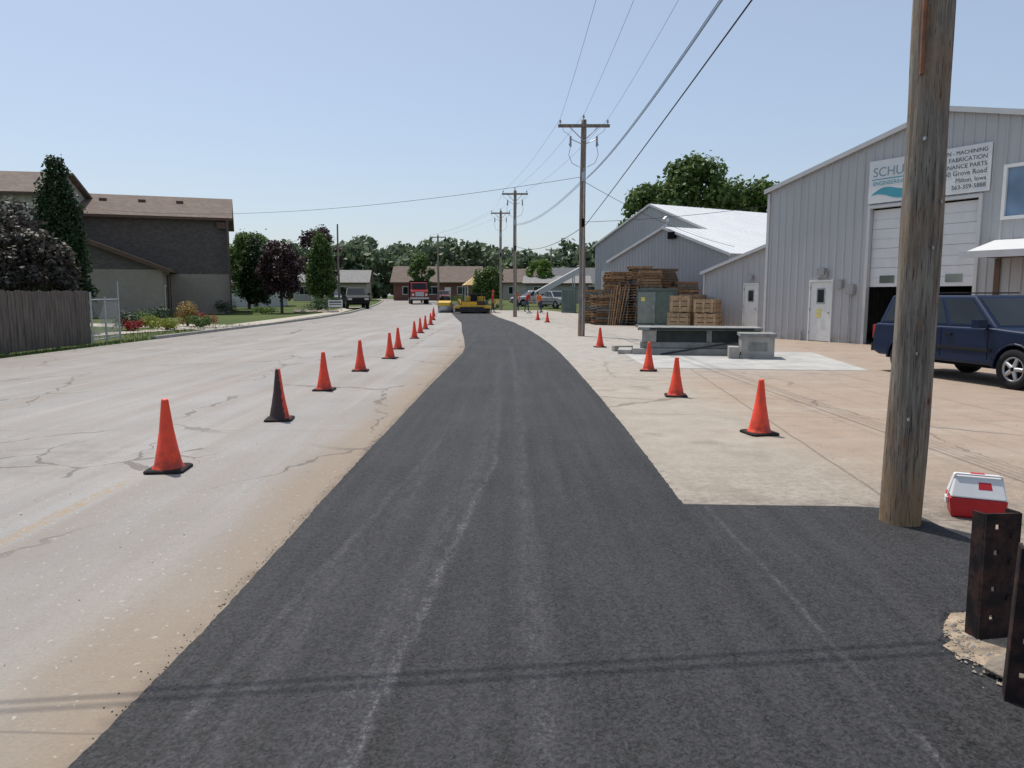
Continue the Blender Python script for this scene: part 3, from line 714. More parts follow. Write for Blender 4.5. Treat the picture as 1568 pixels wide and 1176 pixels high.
# ------------------------------------------------------------ vehicles
def wheel(m,x,y,r,w,side,rim=STEEL):
    T0=m.T.copy()
    m.T=T0@Matrix.Translation((x,y,r))@Matrix.Rotation(R(90)*(-side if side else 1),4,'X')
    m.lathe([(r*.60,w*.42),(r*.66,w*.5),(r*.93,w*.5),(r,w*.36),(r,-w*.36),(r*.93,-w*.5),(r*.6,-w*.5)],BLACK,28)
    m.lathe([(r*.62,w*.40),(r*.56,w*.43),(r*.52,w*.25),(r*.15,w*.15),(r*.12,w*.40),(0,w*.41)],DARK if rim is STEEL else rim,28)
    m.lathe([(r*.63,w*.40),(r*.61,w*.45),(r*.55,w*.42),(r*.53,w*.30)],rim,28)
    for i in range(5):
        a=2*math.pi*i/5; m.tube((r*.10*math.cos(a),r*.10*math.sin(a),w*.34),(r*.56*math.cos(a),r*.56*math.sin(a),w*.34),r*.13,r*.10,rim,6)
    m.T=T0
CHR=simple('headlamp',(.5,.5,.48),.15,.05); TLP=simple('tail_lamp',(.35,.02,.02),.3,.05); SEAT=simple('car_interior',(.05,.048,.045),.9,.2)
def car(name,loc,heading,paint,kind='suv',sc=1.0,trim=None):
    e=empty(name,loc,heading); e.scale=(sc,sc,sc)
    W=.86; zb=.36; wr=.345; fx,rx=1.32,-1.25; ar=.42
    belt=1.02; 
    prof=[(-2.12,.42)]
    def archpts(c):
        a0=math.asin(max(-1,min(1,(zb-wr)/ar)))
        return [(c+ar*math.cos(t),wr+ar*math.sin(t)) for t in [math.pi-a0-(math.pi-2*a0)*i/10 for i in range(11)]]
    prof+=[(-1.95,zb)]+archpts(rx)+archpts(fx)+[(2.0,zb),(2.12,.45),(2.15,.62),(2.10,.82),(2.0,.92),(1.6,.98),(.85,1.03)]
    if kind=='pickup': prof+=[(-.35,belt),(-2.12,belt),(-2.15,.7)]
    else: prof+=[(-2.08,belt),(-2.15,.75)]
    m=M(); m.prism(prof,-W,W,paint); m.obj('body',e,bevel=.05,seg=3)
    rear=-2.06 if kind!='pickup' else -.45; rt=-1.88 if kind!='pickup' else -.35
    H=1.60
    bot=[(rear,-.80,belt-.02),(.92,-.80,belt-.02),(.92,.80,belt-.02),(rear,.80,belt-.02)]
    tp=[(rt,-.64,H),(.22,-.64,H),(.22,.64,H),(rt,.64,H)]
    m=M(); m.add(bot+tp,[(3,2,1,0),(4,5,6,7),(0,1,5,4),(1,2,6,5),(2,3,7,6),(3,0,4,7)],paint); m.obj('cabin',e,bevel=.05,seg=3)
    m=M()
    def pane(a,b,c,d,u0,u1,v0,v1,mat=GLASS,push=.006,ut=None):
        a,b,c,d=map(Vector,(a,b,c,d))
        def P(u,v): return (a.lerp(b,u)).lerp(d.lerp(c,u),v)
        nrm=(b-a).cross(d-a).normalized()*push
        ut=ut or (u0,u1)
        m.add([P(u0,v0)+nrm,P(u1,v0)+nrm,P(ut[1],v1)+nrm,P(ut[0],v1)+nrm],[(0,1,2,3)],mat)
    for sd in (0,1):
        if sd==0: q=(bot[0],bot[1],tp[1],tp[0]); f=lambda u0,u1,ut=None: pane(*q,u0,u1,.12,.88,ut=ut)
        else: q=(bot[2],bot[3],tp[3],tp[2]); f=lambda u0,u1,ut=None: pane(*q,1-u1,1-u0,.12,.88,ut=(1-ut[1],1-ut[0]) if ut else None)
        if kind=='pickup': f(.06,.45);f(.5,.94)
        else: f(.05,.32);f(.355,.63);f(.665,.955,(.665,.945))
    pane(bot[1],bot[2],tp[2],tp[1],.06,.94,.10,.90); pane(bot[3],bot[0],tp[0],tp[3],.08,.92,.12,.88)
    m.obj('windows',e)
    m=M()
    for x in (fx,rx):
        wheel(m,x,-.76,wr,.22,-1); wheel(m,x,.76,wr,.22,1)
        m.tube((x,-.65,wr),(x,.65,wr),.06,.06,BLACK); m.box(x-.40,x+.40,-.62,.62,wr+.02,.74,DARK)
    m.obj('wheels',e)
    m=M()
    for s_ in (-1,1):
        m.box(2.09,2.165,s_*.62-.16,s_*.62+.16,.66,.80,CHR); m.box(-2.17,-2.08,s_*.74-.1,s_*.74+.1,.70,.98,TLP)
        m.box(.62,.78,s_*.98-.09,s_*.98+.09,1.02,1.17,paint); m.box(.68,.74,min(s_*.8,s_*.93),max(s_*.8,s_*.93),1.05,1.09,BLACK)
        ysd=s_*(W+.004)
        for x in ((.78,-.28,-1.05) if kind!='pickup' else (.78,-.3,)):
            m.box(x-.006,x+.006,min(ysd,s_*W*.99),max(ysd,s_*W*.99),.46,1.0,DARK)
        m.box(-.75,.86,min(s_*(W+.015),s_*W),max(s_*(W+.015),s_*W),.60,.66,BLACK)
        m.box(-.16,-.02,min(s_*(W+.03),s_*W),max(s_*(W+.03),s_*W),.86,.90,BLACK)
        if kind!='pickup': m.box(-1.7,.0,s_*.56-.015,s_*.56+.015,H+.03,H+.055,BLACK)
        for c_ in (fx,rx):   # wheel-arch lips
            for i in range(10):
                t0,t1=math.pi*i/10,math.pi*(i+1)/10
                m.tube((c_+(ar+.005)*math.cos(t0),s_*(W-.01),wr+(ar+.005)*math.sin(t0)),(c_+(ar+.005)*math.cos(t1),s_*(W-.01),wr+(ar+.005)*math.sin(t1)),.022,.022,paint,6)
    m.box(2.13,2.17,-.42,.42,.62,.80,BLACK); m.box(2.08,2.22,-.82,.82,.40,.55,BLACK if trim is None else trim); m.box(-2.22,-2.08,-.82,.82,.42,.58,BLACK if trim is None else trim)
    m.box(-1.9,1.95,-.7,.7,.30,.38,DARK); m.box(-2.226,-2.221,-.16,.16,.46,.56,WHITE)
    m.obj('fittings',e,bevel=.01)
    return e
BLUE=m_paint('blue_car_paint',(.002,.012,.042),.4,.22,.2); BLK=m_paint('black_car_paint',(.006,.006,.006),.5,.1,.2); WCP=m_paint('white_car_paint',(.5,.5,.5)); SIL=m_paint('silver_car_paint',(.28,.29,.30))
car('parked_suv',(9.05,13.95,0),R(-77.3),BLUE,'suv')
car('parked_suv',(-15.2,72,gz(72)),R(-72),BLK,'suv',1.25)
car('parked_pickup',(4.2,72,gz(72)),R(-60),SIL,'pickup',1.05)
car('parked_car',(-21.5,88,gz(88)),R(-20),WCP,'suv',1.0)
car('parked_car',(-9.5,104,gz(104)),R(-85),m_paint('maroon_car_paint',(.12,.015,.015)),'suv',1.0)
car('parked_pickup',(2.2,80,gz(80)),R(200),WCP,'pickup',1.05)
RP=m_paint('red_truck_paint',(.32,.02,.02))
e=empty('dump_truck',(-11.6,92,gz(92)),R(-80))
m=M(); m.prism([(1.2,.9),(3.3,.8),(3.35,1.55),(2.2,1.75),(1.9,2.6),(.9,2.65),(.85,.9)],-1.0,1.0,RP); m.obj('cab',e,bevel=.06)
m=M(); m.slab([(2.215,-.85,1.8),(2.215,.85,1.8),(1.945,.8,2.5),(1.945,-.8,2.5)],-.01,GLASS); m.box(1.0,1.85,-1.012,-1.005,1.7,2.4,GLASS);m.box(1.0,1.85,1.005,1.012,1.7,2.4,GLASS)
m.box(3.34,3.40,-.5,.5,.95,1.45,STEEL); m.box(3.3,3.5,-1.1,1.1,.6,.82,STEEL); m.box(-3.6,3.2,-.4,.4,.6,.85,BLACK)
for s_ in (-1,1): m.box(3.33,3.38,s_*.78-.12,s_*.78+.12,1.0,1.25,WHITE); m.tube((.85,s_*.8,1),(.85,s_*.8,3.0),.06,.06,STEEL)
m.obj('fittings',e)
m=M(); m.prism([(-3.8,1.1),(.6,1.05),(.7,2.2),(1.3,2.75),(1.3,2.82),(.5,2.4),(-3.8,2.3)],-1.15,1.15,BLK); m.obj('dump_bed',e,bevel=.03)
m=M()
for x in (2.6,-1.6,-2.8):
    wheel(m,x,-.95,.5,.28,-1);wheel(m,x,.95,.5,.28,1)
m.obj('wheels',e)
YP=simple('machine_yellow',(.58,.36,.03),.45,.2,5); MB=simple('machine_black',(.03,.028,.026),.6,.3)
e=empty('asphalt_paver',(-3.0,58.5,gz(58.5)),R(-4))
m=M(); m.box(-.95,.95,-.5,1.9,.35,.95,MB); m.box(-.9,.3,-.52,-.505,.62,.9,YP); m.box(-.7,.7,.2,1.5,.95,1.30,YP); m.box(-1.35,1.35,-1.1,-.5,.12,.5,MB); m.box(-1.3,1.3,-.95,-.55,.5,.62,YP); m.obj('chassis',e,bevel=.04)
m=M(); m.prism([(-1.4,.4),(1.4,.4),(1.6,1.1),(1.5,1.1),(1.2,.5),(-1.2,.5),(-1.5,1.1),(-1.6,1.1)],1.9,3.0,YP)
for s_ in (-1,1):
    m.box(s_*.85-.17,s_*.85+.17,-.4,1.8,.02,.5,BLACK); m.tube((s_*.8,-.4,.95),(s_*.8,-.4,1.5),.03,.03,MB); m.box(s_*1.2-.25,s_*1.2+.25,-1.3,-1.1,.4,.5,YP)
m.box(-.85,.85,-.43,-.37,1.47,1.53,MB); m.box(-.25,.25,-.2,.1,.95,1.45,BLACK); m.tube((0,-.3,.95),(.0,-.45,1.5),.02,.02,BLACK); m.tube((.5,1.0,1.3),(.5,1.0,1.95),.05,.05,MB)
m.obj('hopper_and_tracks',e,bevel=.02)
e=empty('road_roller',(-5.4,60.5,gz(60.5)),R(88))
m=M()
for x in (-.8,.8):
    m.T=Matrix.Translation((x,0,.38))@Matrix.Rotation(R(90),4,'X'); m.lathe([(0,.5),(.38,.5),(.38,-.5),(0,-.5)],STEEL,24); m.T=Matrix.Identity(4)
m.obj('drums',e)
m=M(); m.prism([(-1.2,.55),(-1.1,.8),(-.5,.95),(.3,.9),(.4,.7),(1.2,.7),(1.2,.5),(.3,.42),(-.3,.42),(-.9,.5)],-.5,.5,YP); m.box(.1,.5,-.22,.22,.9,1.0,MB); m.box(.45,.52,-.22,.22,.95,1.3,MB); m.tube((-.2,0,.9),(0,0,1.25),.02,.02,MB)
for s_ in (-1,1): m.tube((.55,s_*.42,.7),(.55,s_*.42,1.7),.025,.025,MB)
m.tube((.55,-.42,1.7),(.55,.42,1.7),.025,.025,MB); m.obj('frame',e,bevel=.03)
m=M(); m.box(-.55,.55,-.5,.5,0,1.95,TG2); m.box(-.6,.6,-.55,.55,1.95,2.03,TG); m.box(-.5,-.02,-.515,-.502,.15,1.8,TG);m.box(.02,.5,-.515,-.502,.15,1.8,TG); m.obj('utility_cabinet',None,(4.6,60,gz(60)),(0,0,-.2),bevel=.01)
e=empty('inclined_conveyor',(4.8,78,gz(78)),R(8))
m=M(); A=Vector((-2.4,0,1.0)); C=Vector((2.4,0,3.6))
for s_ in (-.35,.35):
    for dz in (0,.55): m.tube(A+Vector((0,s_,dz)),C+Vector((0,s_,dz)),.05,.05,TRIM,6)
    for i in range(12):
        p=A.lerp(C,i/12)+Vector((0,s_,0)); q=A.lerp(C,(i+1)/12)+Vector((0,s_,.55)); m.tube(p,q,.03,.03,TRIM,5); m.tube(p,p+Vector((0,0,.55)),.03,.03,TRIM,5)
m.slab([A+Vector((0,-.33,.5)),C+Vector((0,-.33,.5)),C+Vector((0,.33,.5)),A+Vector((0,.33,.5))],.04,WROOF)
m.slab([A+Vector((0,-.37,.05)),C+Vector((0,-.37,.05)),C+Vector((0,-.37,.5)),A+Vector((0,-.37,.5))],.02,TRIM)
for p in (A.lerp(C,.3),A.lerp(C,.85)):
    for s_ in (-.35,.35): m.tube(p+Vector((0,s_,0)),(p.x,s_*1.8,0),.05,.05,STEEL,6)
m.obj('truss',e)

# ------------------------------------------------------------ houses
SHING=m_rows('roof_shingle_brown',(.18,.14,.115),.14); SHK=m_rows('wall_shake_grey',(.120,.106,.095),.19)
BRK=m_brick('tan_brick',(.34,.29,.235),(.28,.235,.19),(.36,.33,.29)); BRD=m_brick('red_brick',(.20,.085,.06),(.15,.06,.045),(.25,.22,.2))
def window(m,x0,x1,z0,z1,y,fr=WHITE,gl=GLASS):
    m.box(x0-.08,x1+.08,y-.06,y-.002,z0-.08,z1+.08,fr); m.box(x0,x1,y-.065,y-.0605,z0,z1,gl); m.box((x0+x1)/2-.02,(x0+x1)/2+.02,y-.07,y-.0655,z0,z1,fr)
def house(name,x,y,rz,w,d,ez,rise,wall,roof,wins=(),door=None,ov=.45):
    E=empty(name,(x,y,gz(y)),rz); m=M()
    m.add([(0,0,-.4),(w,0,-.4),(w,d,-.4),(0,d,-.4),(0,0,ez),(w,0,ez),(w,d,ez),(0,d,ez),(0,d/2,ez+rise),(w,d/2,ez+rise)],
      [(0,1,5,4),(2,3,7,6),(1,2,6,9,5),(3,0,4,8,7)],wall); m.obj('walls',E)
    m=M(); s=rise/(d/2); dz=ov*s
    m.slab([(-ov,-ov,ez-dz+.03),(w+ov,-ov,ez-dz+.03),(w+ov,d/2,ez+rise+.03),(-ov,d/2,ez+rise+.03)],-.16,roof)
    m.slab([(-ov,d/2,ez+rise+.03),(w+ov,d/2,ez+rise+.03),(w+ov,d+ov,ez-dz+.03),(-ov,d+ov,ez-dz+.03)],-.16,roof)
    m.obj('roof',E)
    m=M(); m.box(-ov,w+ov,-ov-.10,-ov-.003,ez-dz-.02,ez-dz+.16,BRN if wall!=WHITE else WHITE)
    for q in wins: window(m,*q,0)
    if door: m.box(door[0],door[0]+.95,-.05,-.003,0,2.05,door[1])
    m.obj('windows_and_trim',E); return E
H1=house('grey_two_storey_house',-32,54.4,R(19.8),10.6,10,7.3,1.9,SHK,SHING)
m=M(); m.box(6.45,10.62,-.09,-.003,-.2,3.05,BRK); m.box(-8,0,.3,9.7,-.4,7.0,SHK)
m.slab([(-8.3,-.2,7.15),(0,-.2,7.15),(0,5,9.2),(-8.3,5,9.2)],-.14,SHING)
for x in (1.5,4.2,6.9): m.box(x,x+.5,3.0,3.35,8.45,8.85,BRN)
m.box(10.66,10.74,-.5,-.3,0,7.0,BRN); m.box(9.9,10.6,-.35,0,6.5,7.0,BRN)
m.obj('lower_brick_and_annex',H1)
m=M(); m.add([(-4.4,-5.4,-.3),(6.4,-5.4,-.3),(6.4,-.01,-.3),(-4.4,-.01,-.3),(-4.4,-5.4,3.25),(6.4,-5.4,3.25),(6.4,-.01,3.25),(-4.4,-.01,3.25),(1,-5.4,5.4),(1,-.01,5.4)],[(0,1,5,8,4),(1,2,6,5),(3,0,4,7)],BRK)
m.obj('brick_wing_walls',H1)
m=M(); m.slab([(1,-5.8,5.42),(6.9,-5.8,3.07),(6.9,-.1,3.07),(1,-.1,5.42)],-.15,SHING); m.slab([(-4.9,-5.8,3.07),(1,-5.8,5.42),(1,-.1,5.42),(-4.9,-.1,3.07)],-.15,SHING)
m.slab([(1,-5.83,5.27),(6.92,-5.83,2.92),(6.92,-5.83,3.22),(1,-5.83,5.57)],.03,BRN); m.slab([(-4.92,-5.83,2.92),(1,-5.83,5.27),(1,-5.83,5.57),(-4.92,-5.83,3.22)],.03,BRN)
m.add([(-4.2,-5.42,3.2),(6.2,-5.42,3.2),(1,-5.42,5.27)],[(0,1,2)],SHK)
m.obj('wing_roof',H1)
m=M(); m.box(6.403,6.46,-4.4,-3.4,0,2.15,WHITE); m.box(6.462,6.47,-4.25,-3.55,.1,2.05,GLASS); m.box(6.403,6.5,-2.6,-1.9,0,2.9,BRN)
m.obj('wing_door',H1)
H2=house('brown_roof_house',-46,47,R(10),15,10,8.2,1.9,simple('cream_siding',(.4,.38,.34),.8),SHING,wins=[(11,12.3,5.2,6.8)])
m=M(); m.tube((8,4,9.4),(8,4,10.9),.12,.12,STEEL); m.tube((8,4,10.9),(8,4,11.15),.26,.26,STEEL); m.obj('roof_vent',H2)
CRM=simple('cream_wall',(.42,.39,.345),.8,.08); GRY=simple('grey_wall',(.33,.33,.33),.8,.1); GRF=simple('grey_roof',(.22,.21,.20),.9,.2)
house('brown_ranch_house',-18.5,116,R(2),13.5,9,2.9,2.4,BRD,SHING,wins=[(1.5,3,1,2.1),(5,7,1,2.1),(10,11.5,1,2.1)],door=(8,WHITE))
house('white_ranch_house',-33,112,R(6),11,8,2.8,1.8,CRM,GRF,wins=[(1,2.3,1,2.1),(7,8.4,1,2.1)],door=(4.5,BRN))
house('small_house',-1.5,122,R(-8),9,8,2.9,2.1,CRM,SHING,wins=[(1,2.3,1,2.1),(6,7.4,1,2.1)],door=(4,BRN))
house('grey_roof_house',5,112,R(-5),9,7,2.8,2.1,WHITE,simple('slate_roof',(.13,.13,.135),.9,.2),wins=[(1,2.3,1,2.1),(6,7.4,1,2.1)],door=(4,BRN))
house('white_cottage',-30.5,78,R(10),6,6,2.7,1.6,WHITE,SHING,wins=[(3.5,4.6,1,2.1)])
house('long_grey_building',1.8,96,R(-3),8,7,2.5,.9,GRY,GRF,wins=[(1,2.3,1,2.1)],door=(5,WHITE))
e=empty('garden_gazebo',(-4.6,93,gz(93)),.2); m=M()
for sx in (-1.1,1.1):
    for sy in (-1.1,1.1): m.box(sx-.07,sx+.07,sy-.07,sy+.07,0,2.3,WHITE)
m.add([(-1.5,-1.5,2.3),(1.5,-1.5,2.3),(1.5,1.5,2.3),(-1.5,1.5,2.3),(0,0,3.5)],[(3,2,1,0),(0,1,4),(1,2,4),(2,3,4),(3,0,4)],simple('canvas_tan',(.52,.36,.16),.8,.1)); m.obj('canopy',e)

# ------------------------------------------------------------ fence and gate
FW=simple('fence_wood',(.12,.10,.083),.9,.45,3,stretch=(3,3,.4)); m=M()
p0=Vector((-13.3,8.0)); p1=Vector((-13.75,24.2)); Lf=(p1-p0).length; n=int(Lf/.155); ang=math.atan2(p1.y-p0.y,p1.x-p0.x)
for i in range(n):
    x=i*.155; h=1.72+random.uniform(-.02,.03); t=random.uniform(-.008,.008)
    m.prism([(x,.04),(x+.142,.04),(x+.142,h-.05),(x+.11,h),(x+.03,h),(x,h-.05)],t,t+.02,FW)
for z in (.35,1.35): m.box(0,Lf,.03,.07,z,z+.09,FW)
for i in range(int(Lf/2.4)+1): m.box(i*2.4,i*2.4+.1,.071,.17,0,1.75,FW)
m.obj('wooden_fence',None,(p0.x,p0.y,0),(0,0,ang))
m=M()
def gpost(x,h): m.tube((x,0,0),(x,0,h),.035,.035,STEEL,10)
gpost(0,1.7);gpost(1.25,1.55);gpost(2.6,2.1)
for z in (.12,1.45): m.tube((.05,0,z),(2.55,0,z),.02,.02,STEEL,8)
for i in range(34):
    x=i*.075; 
    for d_ in (1,-1):
        xa,xb=(x,x+1.3) if d_==1 else (x+1.3,x); za,zb=.14,1.44
        lo,hi=min(xa,xb),max(xa,xb)
        if hi>2.55:
            f=(2.55-lo)/(hi-lo)
            if f<=0: continue
            if d_==1: xb,zb=2.55,za+(zb-za)*f
            else: xa,za=2.55,zb+(za-zb)*f
        m.tube((xa,0,za),(xb,0,zb),.003,.003,STEEL,4)
m.obj('chain_link_gate',None,(-13.8,24.3,0),(0,0,R(100)))

# ------------------------------------------------------------ vegetation
rs=np.random.RandomState(3)
def leaves(name,clumps,n,size,mat,parent=None,loc=(0,0,0),flat=.85):
    cl=np.array(clumps,dtype=float); wgt=cl[:,3]**2; wgt/=wgt.sum()
    idx=rs.choice(len(cl),n,p=wgt); c=cl[idx]
    d=rs.normal(size=(n,3)); d/=np.linalg.norm(d,axis=1)[:,None]
    rr=(.35+.65*rs.rand(n)**.5)*(1+.22*rs.normal(size=n)*(rs.rand(n)<.3))
    zz=c[:,4] if cl.shape[1]>4 else c[:,3]*flat
    pos=c[:,:3]+d*np.stack([c[:,3],c[:,3],zz],1)*rr[:,None]
    nr=d*.8+rs.normal(size=(n,3))*.6+np.array([0,0,.35]); nr/=np.linalg.norm(nr,axis=1)[:,None]
    t=np.cross(nr,rs.normal(size=(n,3))); t/=np.linalg.norm(t,axis=1)[:,None]; b=np.cross(nr,t)
    s=size*(.6+.8*rs.rand(n))[:,None]
    v=np.stack([pos-t*s*.6,pos-b*s*.42+t*s*.05,pos+t*s*.6+nr*s*.15,pos+b*s*.42+t*s*.05],1).reshape(-1,3)
    keep=v.reshape(-1,4,3)[:,:,2].min(1)>.02
    v=v.reshape(-1,4,3)[keep].reshape(-1,3); k=len(v)//4
    me=bpy.data.meshes.new(name); me.vertices.add(4*k); me.vertices.foreach_set('co',v.astype(np.float32).ravel())
    me.loops.add(4*k); me.loops.foreach_set('vertex_index',np.arange(4*k,dtype=np.int32))
    me.polygons.add(k); me.polygons.foreach_set('loop_start',np.arange(0,4*k,4,dtype=np.int32)); me.polygons.foreach_set('loop_total',np.full(k,4,dtype=np.int32))
    me.update(calc_edges=True); me.materials.append(mat)
    o=bpy.data.objects.new(name,me); scene.collection.objects.link(o); o.location=loc
    if parent: o.parent=parent
    return o
BARK=simple('bark',(.09,.07,.055),.95,.3,8,bump=.6,stretch=(6,6,1))
def tree(name,x,y,h,w,mat,n=6000,size=.22,trunk=.2,shape='round',nc=34,seed=0):
    rd=random.Random(seed*7+int(abs(x)*10)); E=empty(name,(x,y,gz(y)))
    z0=h*trunk; cl=[]; zc=(z0+h)/2; hz=(h-z0)/2
    for i in range(nc):
        t=(i+.5)/nc if shape!='round' else rd.random(); z=z0+(h-z0)*(.04+.93*t)
        u=(z-zc)/hz
        if shape=='round': env=math.sqrt(max(0,1-u*u*.92))*(1.0 if u>-.3 else .93)
        else: 
            q_=(z-z0)/(h-z0); env=min(1,(.75+q_*1.2))*math.sqrt(max(0.02,1-q_**2.2))
        a=rd.uniform(0,6.283) if shape=='round' else i*2.4; q=math.sqrt(rd.random()); cr=w/2*(.42 if shape!='round' else .30)*rd.uniform(.7,1.1)
        if shape!='round': cr*=max(.45,env)
        ro=max(0,w/2*env-cr*.7)*(q*.5+.5)
        cl.append((ro*math.cos(a),ro*math.sin(a),min(z,h-cr*.7),cr,cr*rd.uniform(.8,1.2)))
    leaves('crown',cl,n,size,mat,E)
    m=M(); tr=max(.05,h*.022)
    m.tube((0,0,-.1),(0,0,z0+.1*h),tr,tr*.8,BARK,10); m.tube((0,0,z0+.1*h),(.05*w*.3,0,h*.72),tr*.8,tr*.25,BARK,8)
    for c in cl[:16]:
        zz=max(z0*.9,min(c[2]*.75,h*.68)); m.tube((0,0,zz),(c[0]*.9,c[1]*.9,c[2]),tr*.4,tr*.1,BARK,6)
    m.obj('trunk',E); return E
G1=foliage_mat('leaf_green',(.045,.085,.020),(.12,.19,.045)); G2=foliage_mat('leaf_dark_green',(.012,.032,.010),(.040,.078,.022),.2); G3=foliage_mat('leaf_bright',(.08,.15,.03),(.16,.24,.05))
PUR=foliage_mat('leaf_purple',(.020,.011,.013),(.070,.036,.036),.2); PUR2=foliage_mat('leaf_plum',(.024,.022,.018),(.105,.092,.075),.25)
YG=foliage_mat('leaf_yellow_green',(.15,.19,.03),(.30,.32,.06)); RF=foliage_mat('flower_red',(.15,.01,.015),(.35,.03,.03)); OR=foliage_mat('flower_orange',(.25,.15,.04),(.3,.22,.07))
tree('shade_tree',22.5,92,17.4,12,G1,14000,.45,.2,seed=1,nc=70)
tree('shade_tree',16.4,90,13.8,8.5,G1,8000,.42,.2,seed=2,nc=50)
tree('shade_tree',30.0,95,14.8,12,G1,10000,.45,.2,seed=3,nc=50)
tree('plum_tree',-18.2,25.5,4.9,4.6,PUR2,11000,.14,.18,seed=4,nc=70)
tree('plum_tree',-15.9,24.9,3.6,2.6,PUR2,6000,.13,.2,seed=14,nc=40)
tree('arborvitae_tree',-19.0,31.5,7.4,2.4,G2,24000,.11,.03,'column',120,seed=5)
tree('yard_tree',-22.5,33,5.0,4.0,G2,6000,.16,.12,seed=25,nc=40)
tree('purple_maple_tree',-18.3,59,5.6,3.9,PUR,9000,.17,.24,seed=6,nc=60)
tree('purple_maple_tree',-21.3,83,8.6,5.0,PUR,7000,.22,.2,seed=7,nc=50)
tree('pear_tree',-19.7,77,7.7,3.3,G1,9000,.20,.12,'column',60,seed=8)
tree('ash_tree',-22.0,64,6.3,3.0,G2,6000,.18,.1,'column',50,seed=9)
tree('ash_tree',-25.5,72,7.2,4.6,G1,7000,.22,.12,seed=10,nc=50)
tree('yard_tree',-3.0,88,4.2,4.2,G1,4500,.22,.15,seed=11)
tree('yard_tree',-12.3,101,6.6,3.6,G1,4500,.24,.15,seed=12)
tree('yard_tree',-27.5,104,7.5,5,G1,5000,.28,.15,seed=13)
tree('yard_tree',3.8,100,5.6,4.5,G3,4500,.26,.12,seed=15)
tree('yard_tree',-33,96,8.5,7,G1,6000,.3,.15,seed=16)
def bush(name,x,y,w,h,mat,n=900,size=.08):
    cl=[(random.uniform(-.32,.32)*w,random.uniform(-.3,.3)*w,h*random.uniform(.3,.62),w*.26,h*.34) for _ in range(9)]
    m=M(); 
    for c in cl[:6]: m.tube((0,0,-.05),(c[0],c[1],c[2]),.02,.008,BARK,5)
    E=empty(name,(x,y,gz(y))); m.obj('stems',E); leaves('leaves',cl,n,size,mat,E)
bush('red_flower_bush',-16.9,33.0,1.0,.6,RF,600,.06); bush('yellow_green_bush',-16.1,34.4,1.3,.6,YG); bush('green_bush',-17.6,34.0,1.6,1.0,G2)
bush('dry_ornamental_shrub',-16.9,38.5,1.1,1.5,OR,1200,.08); bush('red_flower_bush',-16.2,39,1.3,.8,RF,700,.06); bush('green_bush',-19.8,41,2.0,1.1,G2); bush('yellow_green_bush',-17.7,36.5,1.2,.7,YG); bush('green_bush',-15.6,37,1.2,.7,G1); bush('green_bush',-18.8,37.5,1.5,.9,G1)
bush('green_bush',-21.5,56,2.2,1.2,G2); bush('green_bush',-18.9,56.5,1.6,.7,G3); bush('juniper_bush',-16.5,62,2.2,.9,G2); bush('juniper_bush',-16.9,67,2.4,1.2,G2); bush('green_bush',-18.4,72,2.2,1.4,G1)
bush('green_bush',-1.6,70,1.4,.6,G1); bush('green_bush',-6.9,96,2.6,1.3,G1)
m=M()
for i in range(22):
    x=-17.6+i*.16; y=60.3+random.uniform(-.3,.3); r=random.uniform(.16,.32); stone(m,x,y,gz(60)+r*.3,r,random.choice([ST1,ST2]))
m.obj('garden_rocks')
m=M()
for x in (-.5,.5): m.box(x-.03,x+.03,0,.04,0,1.0,WHITE)
m.box(-.6,.6,-.03,0,.35,.95,WHITE); m.box(-.5,.5,-.035,-.031,.55,.62,SBL); m.box(-.5,.5,-.035,-.031,.72,.84,SBL); m.obj('yard_sign',None,(-15.0,63,gz(63)),(0,0,.2))
g=M()
GT=simple('grass_blade',(.07,.12,.03),.8,.4,2)
for i in range(2600):
    y=random.uniform(9,40); x=-13.05-random.random()**1.5*(.45 if y<27 else 3.0)
    h=random.uniform(.05,.16); a=random.uniform(0,6.28); dx,dy=math.cos(a)*.012,math.sin(a)*.012
    g.add([(x-dx,y-dy,-.01),(x+dx,y+dy,-.01),(x+random.uniform(-.04,.04),y+random.uniform(-.04,.04),h)],[(0,1,2)],GT)
g.obj('grass_verge')
cl=[]; rd=random.Random(5)
for i in range(170):
    x=-120+i*1.2+rd.uniform(-2,2); y=rd.uniform(138,175); h=rd.uniform(9.5,13.0)*(y/155)
    if -3<x<12: h*=.86
    if x<-45: h*=.85
    w=rd.uniform(7,10)
    for k_ in range(9):
        t=rd.random(); z=h*(.10+.82*t); e_=math.sqrt(max(.05,1-((z/h-.5)*1.7)**2)); a=rd.uniform(0,6.28); ro=w*.5*e_*rd.uniform(.2,.8); r=w*rd.uniform(.15,.26)
        cl.append((x+ro*math.cos(a),y+ro*math.sin(a),min(z,h-r*.7)+.9,r,r*.85))
leaves('distant_tree_line',cl,70000,1.0,foliage_mat('leaf_haze_tinted',(.075,.11,.06),(.15,.20,.105)))  # distance haze painted into the leaf colours as a paler, bluer tint

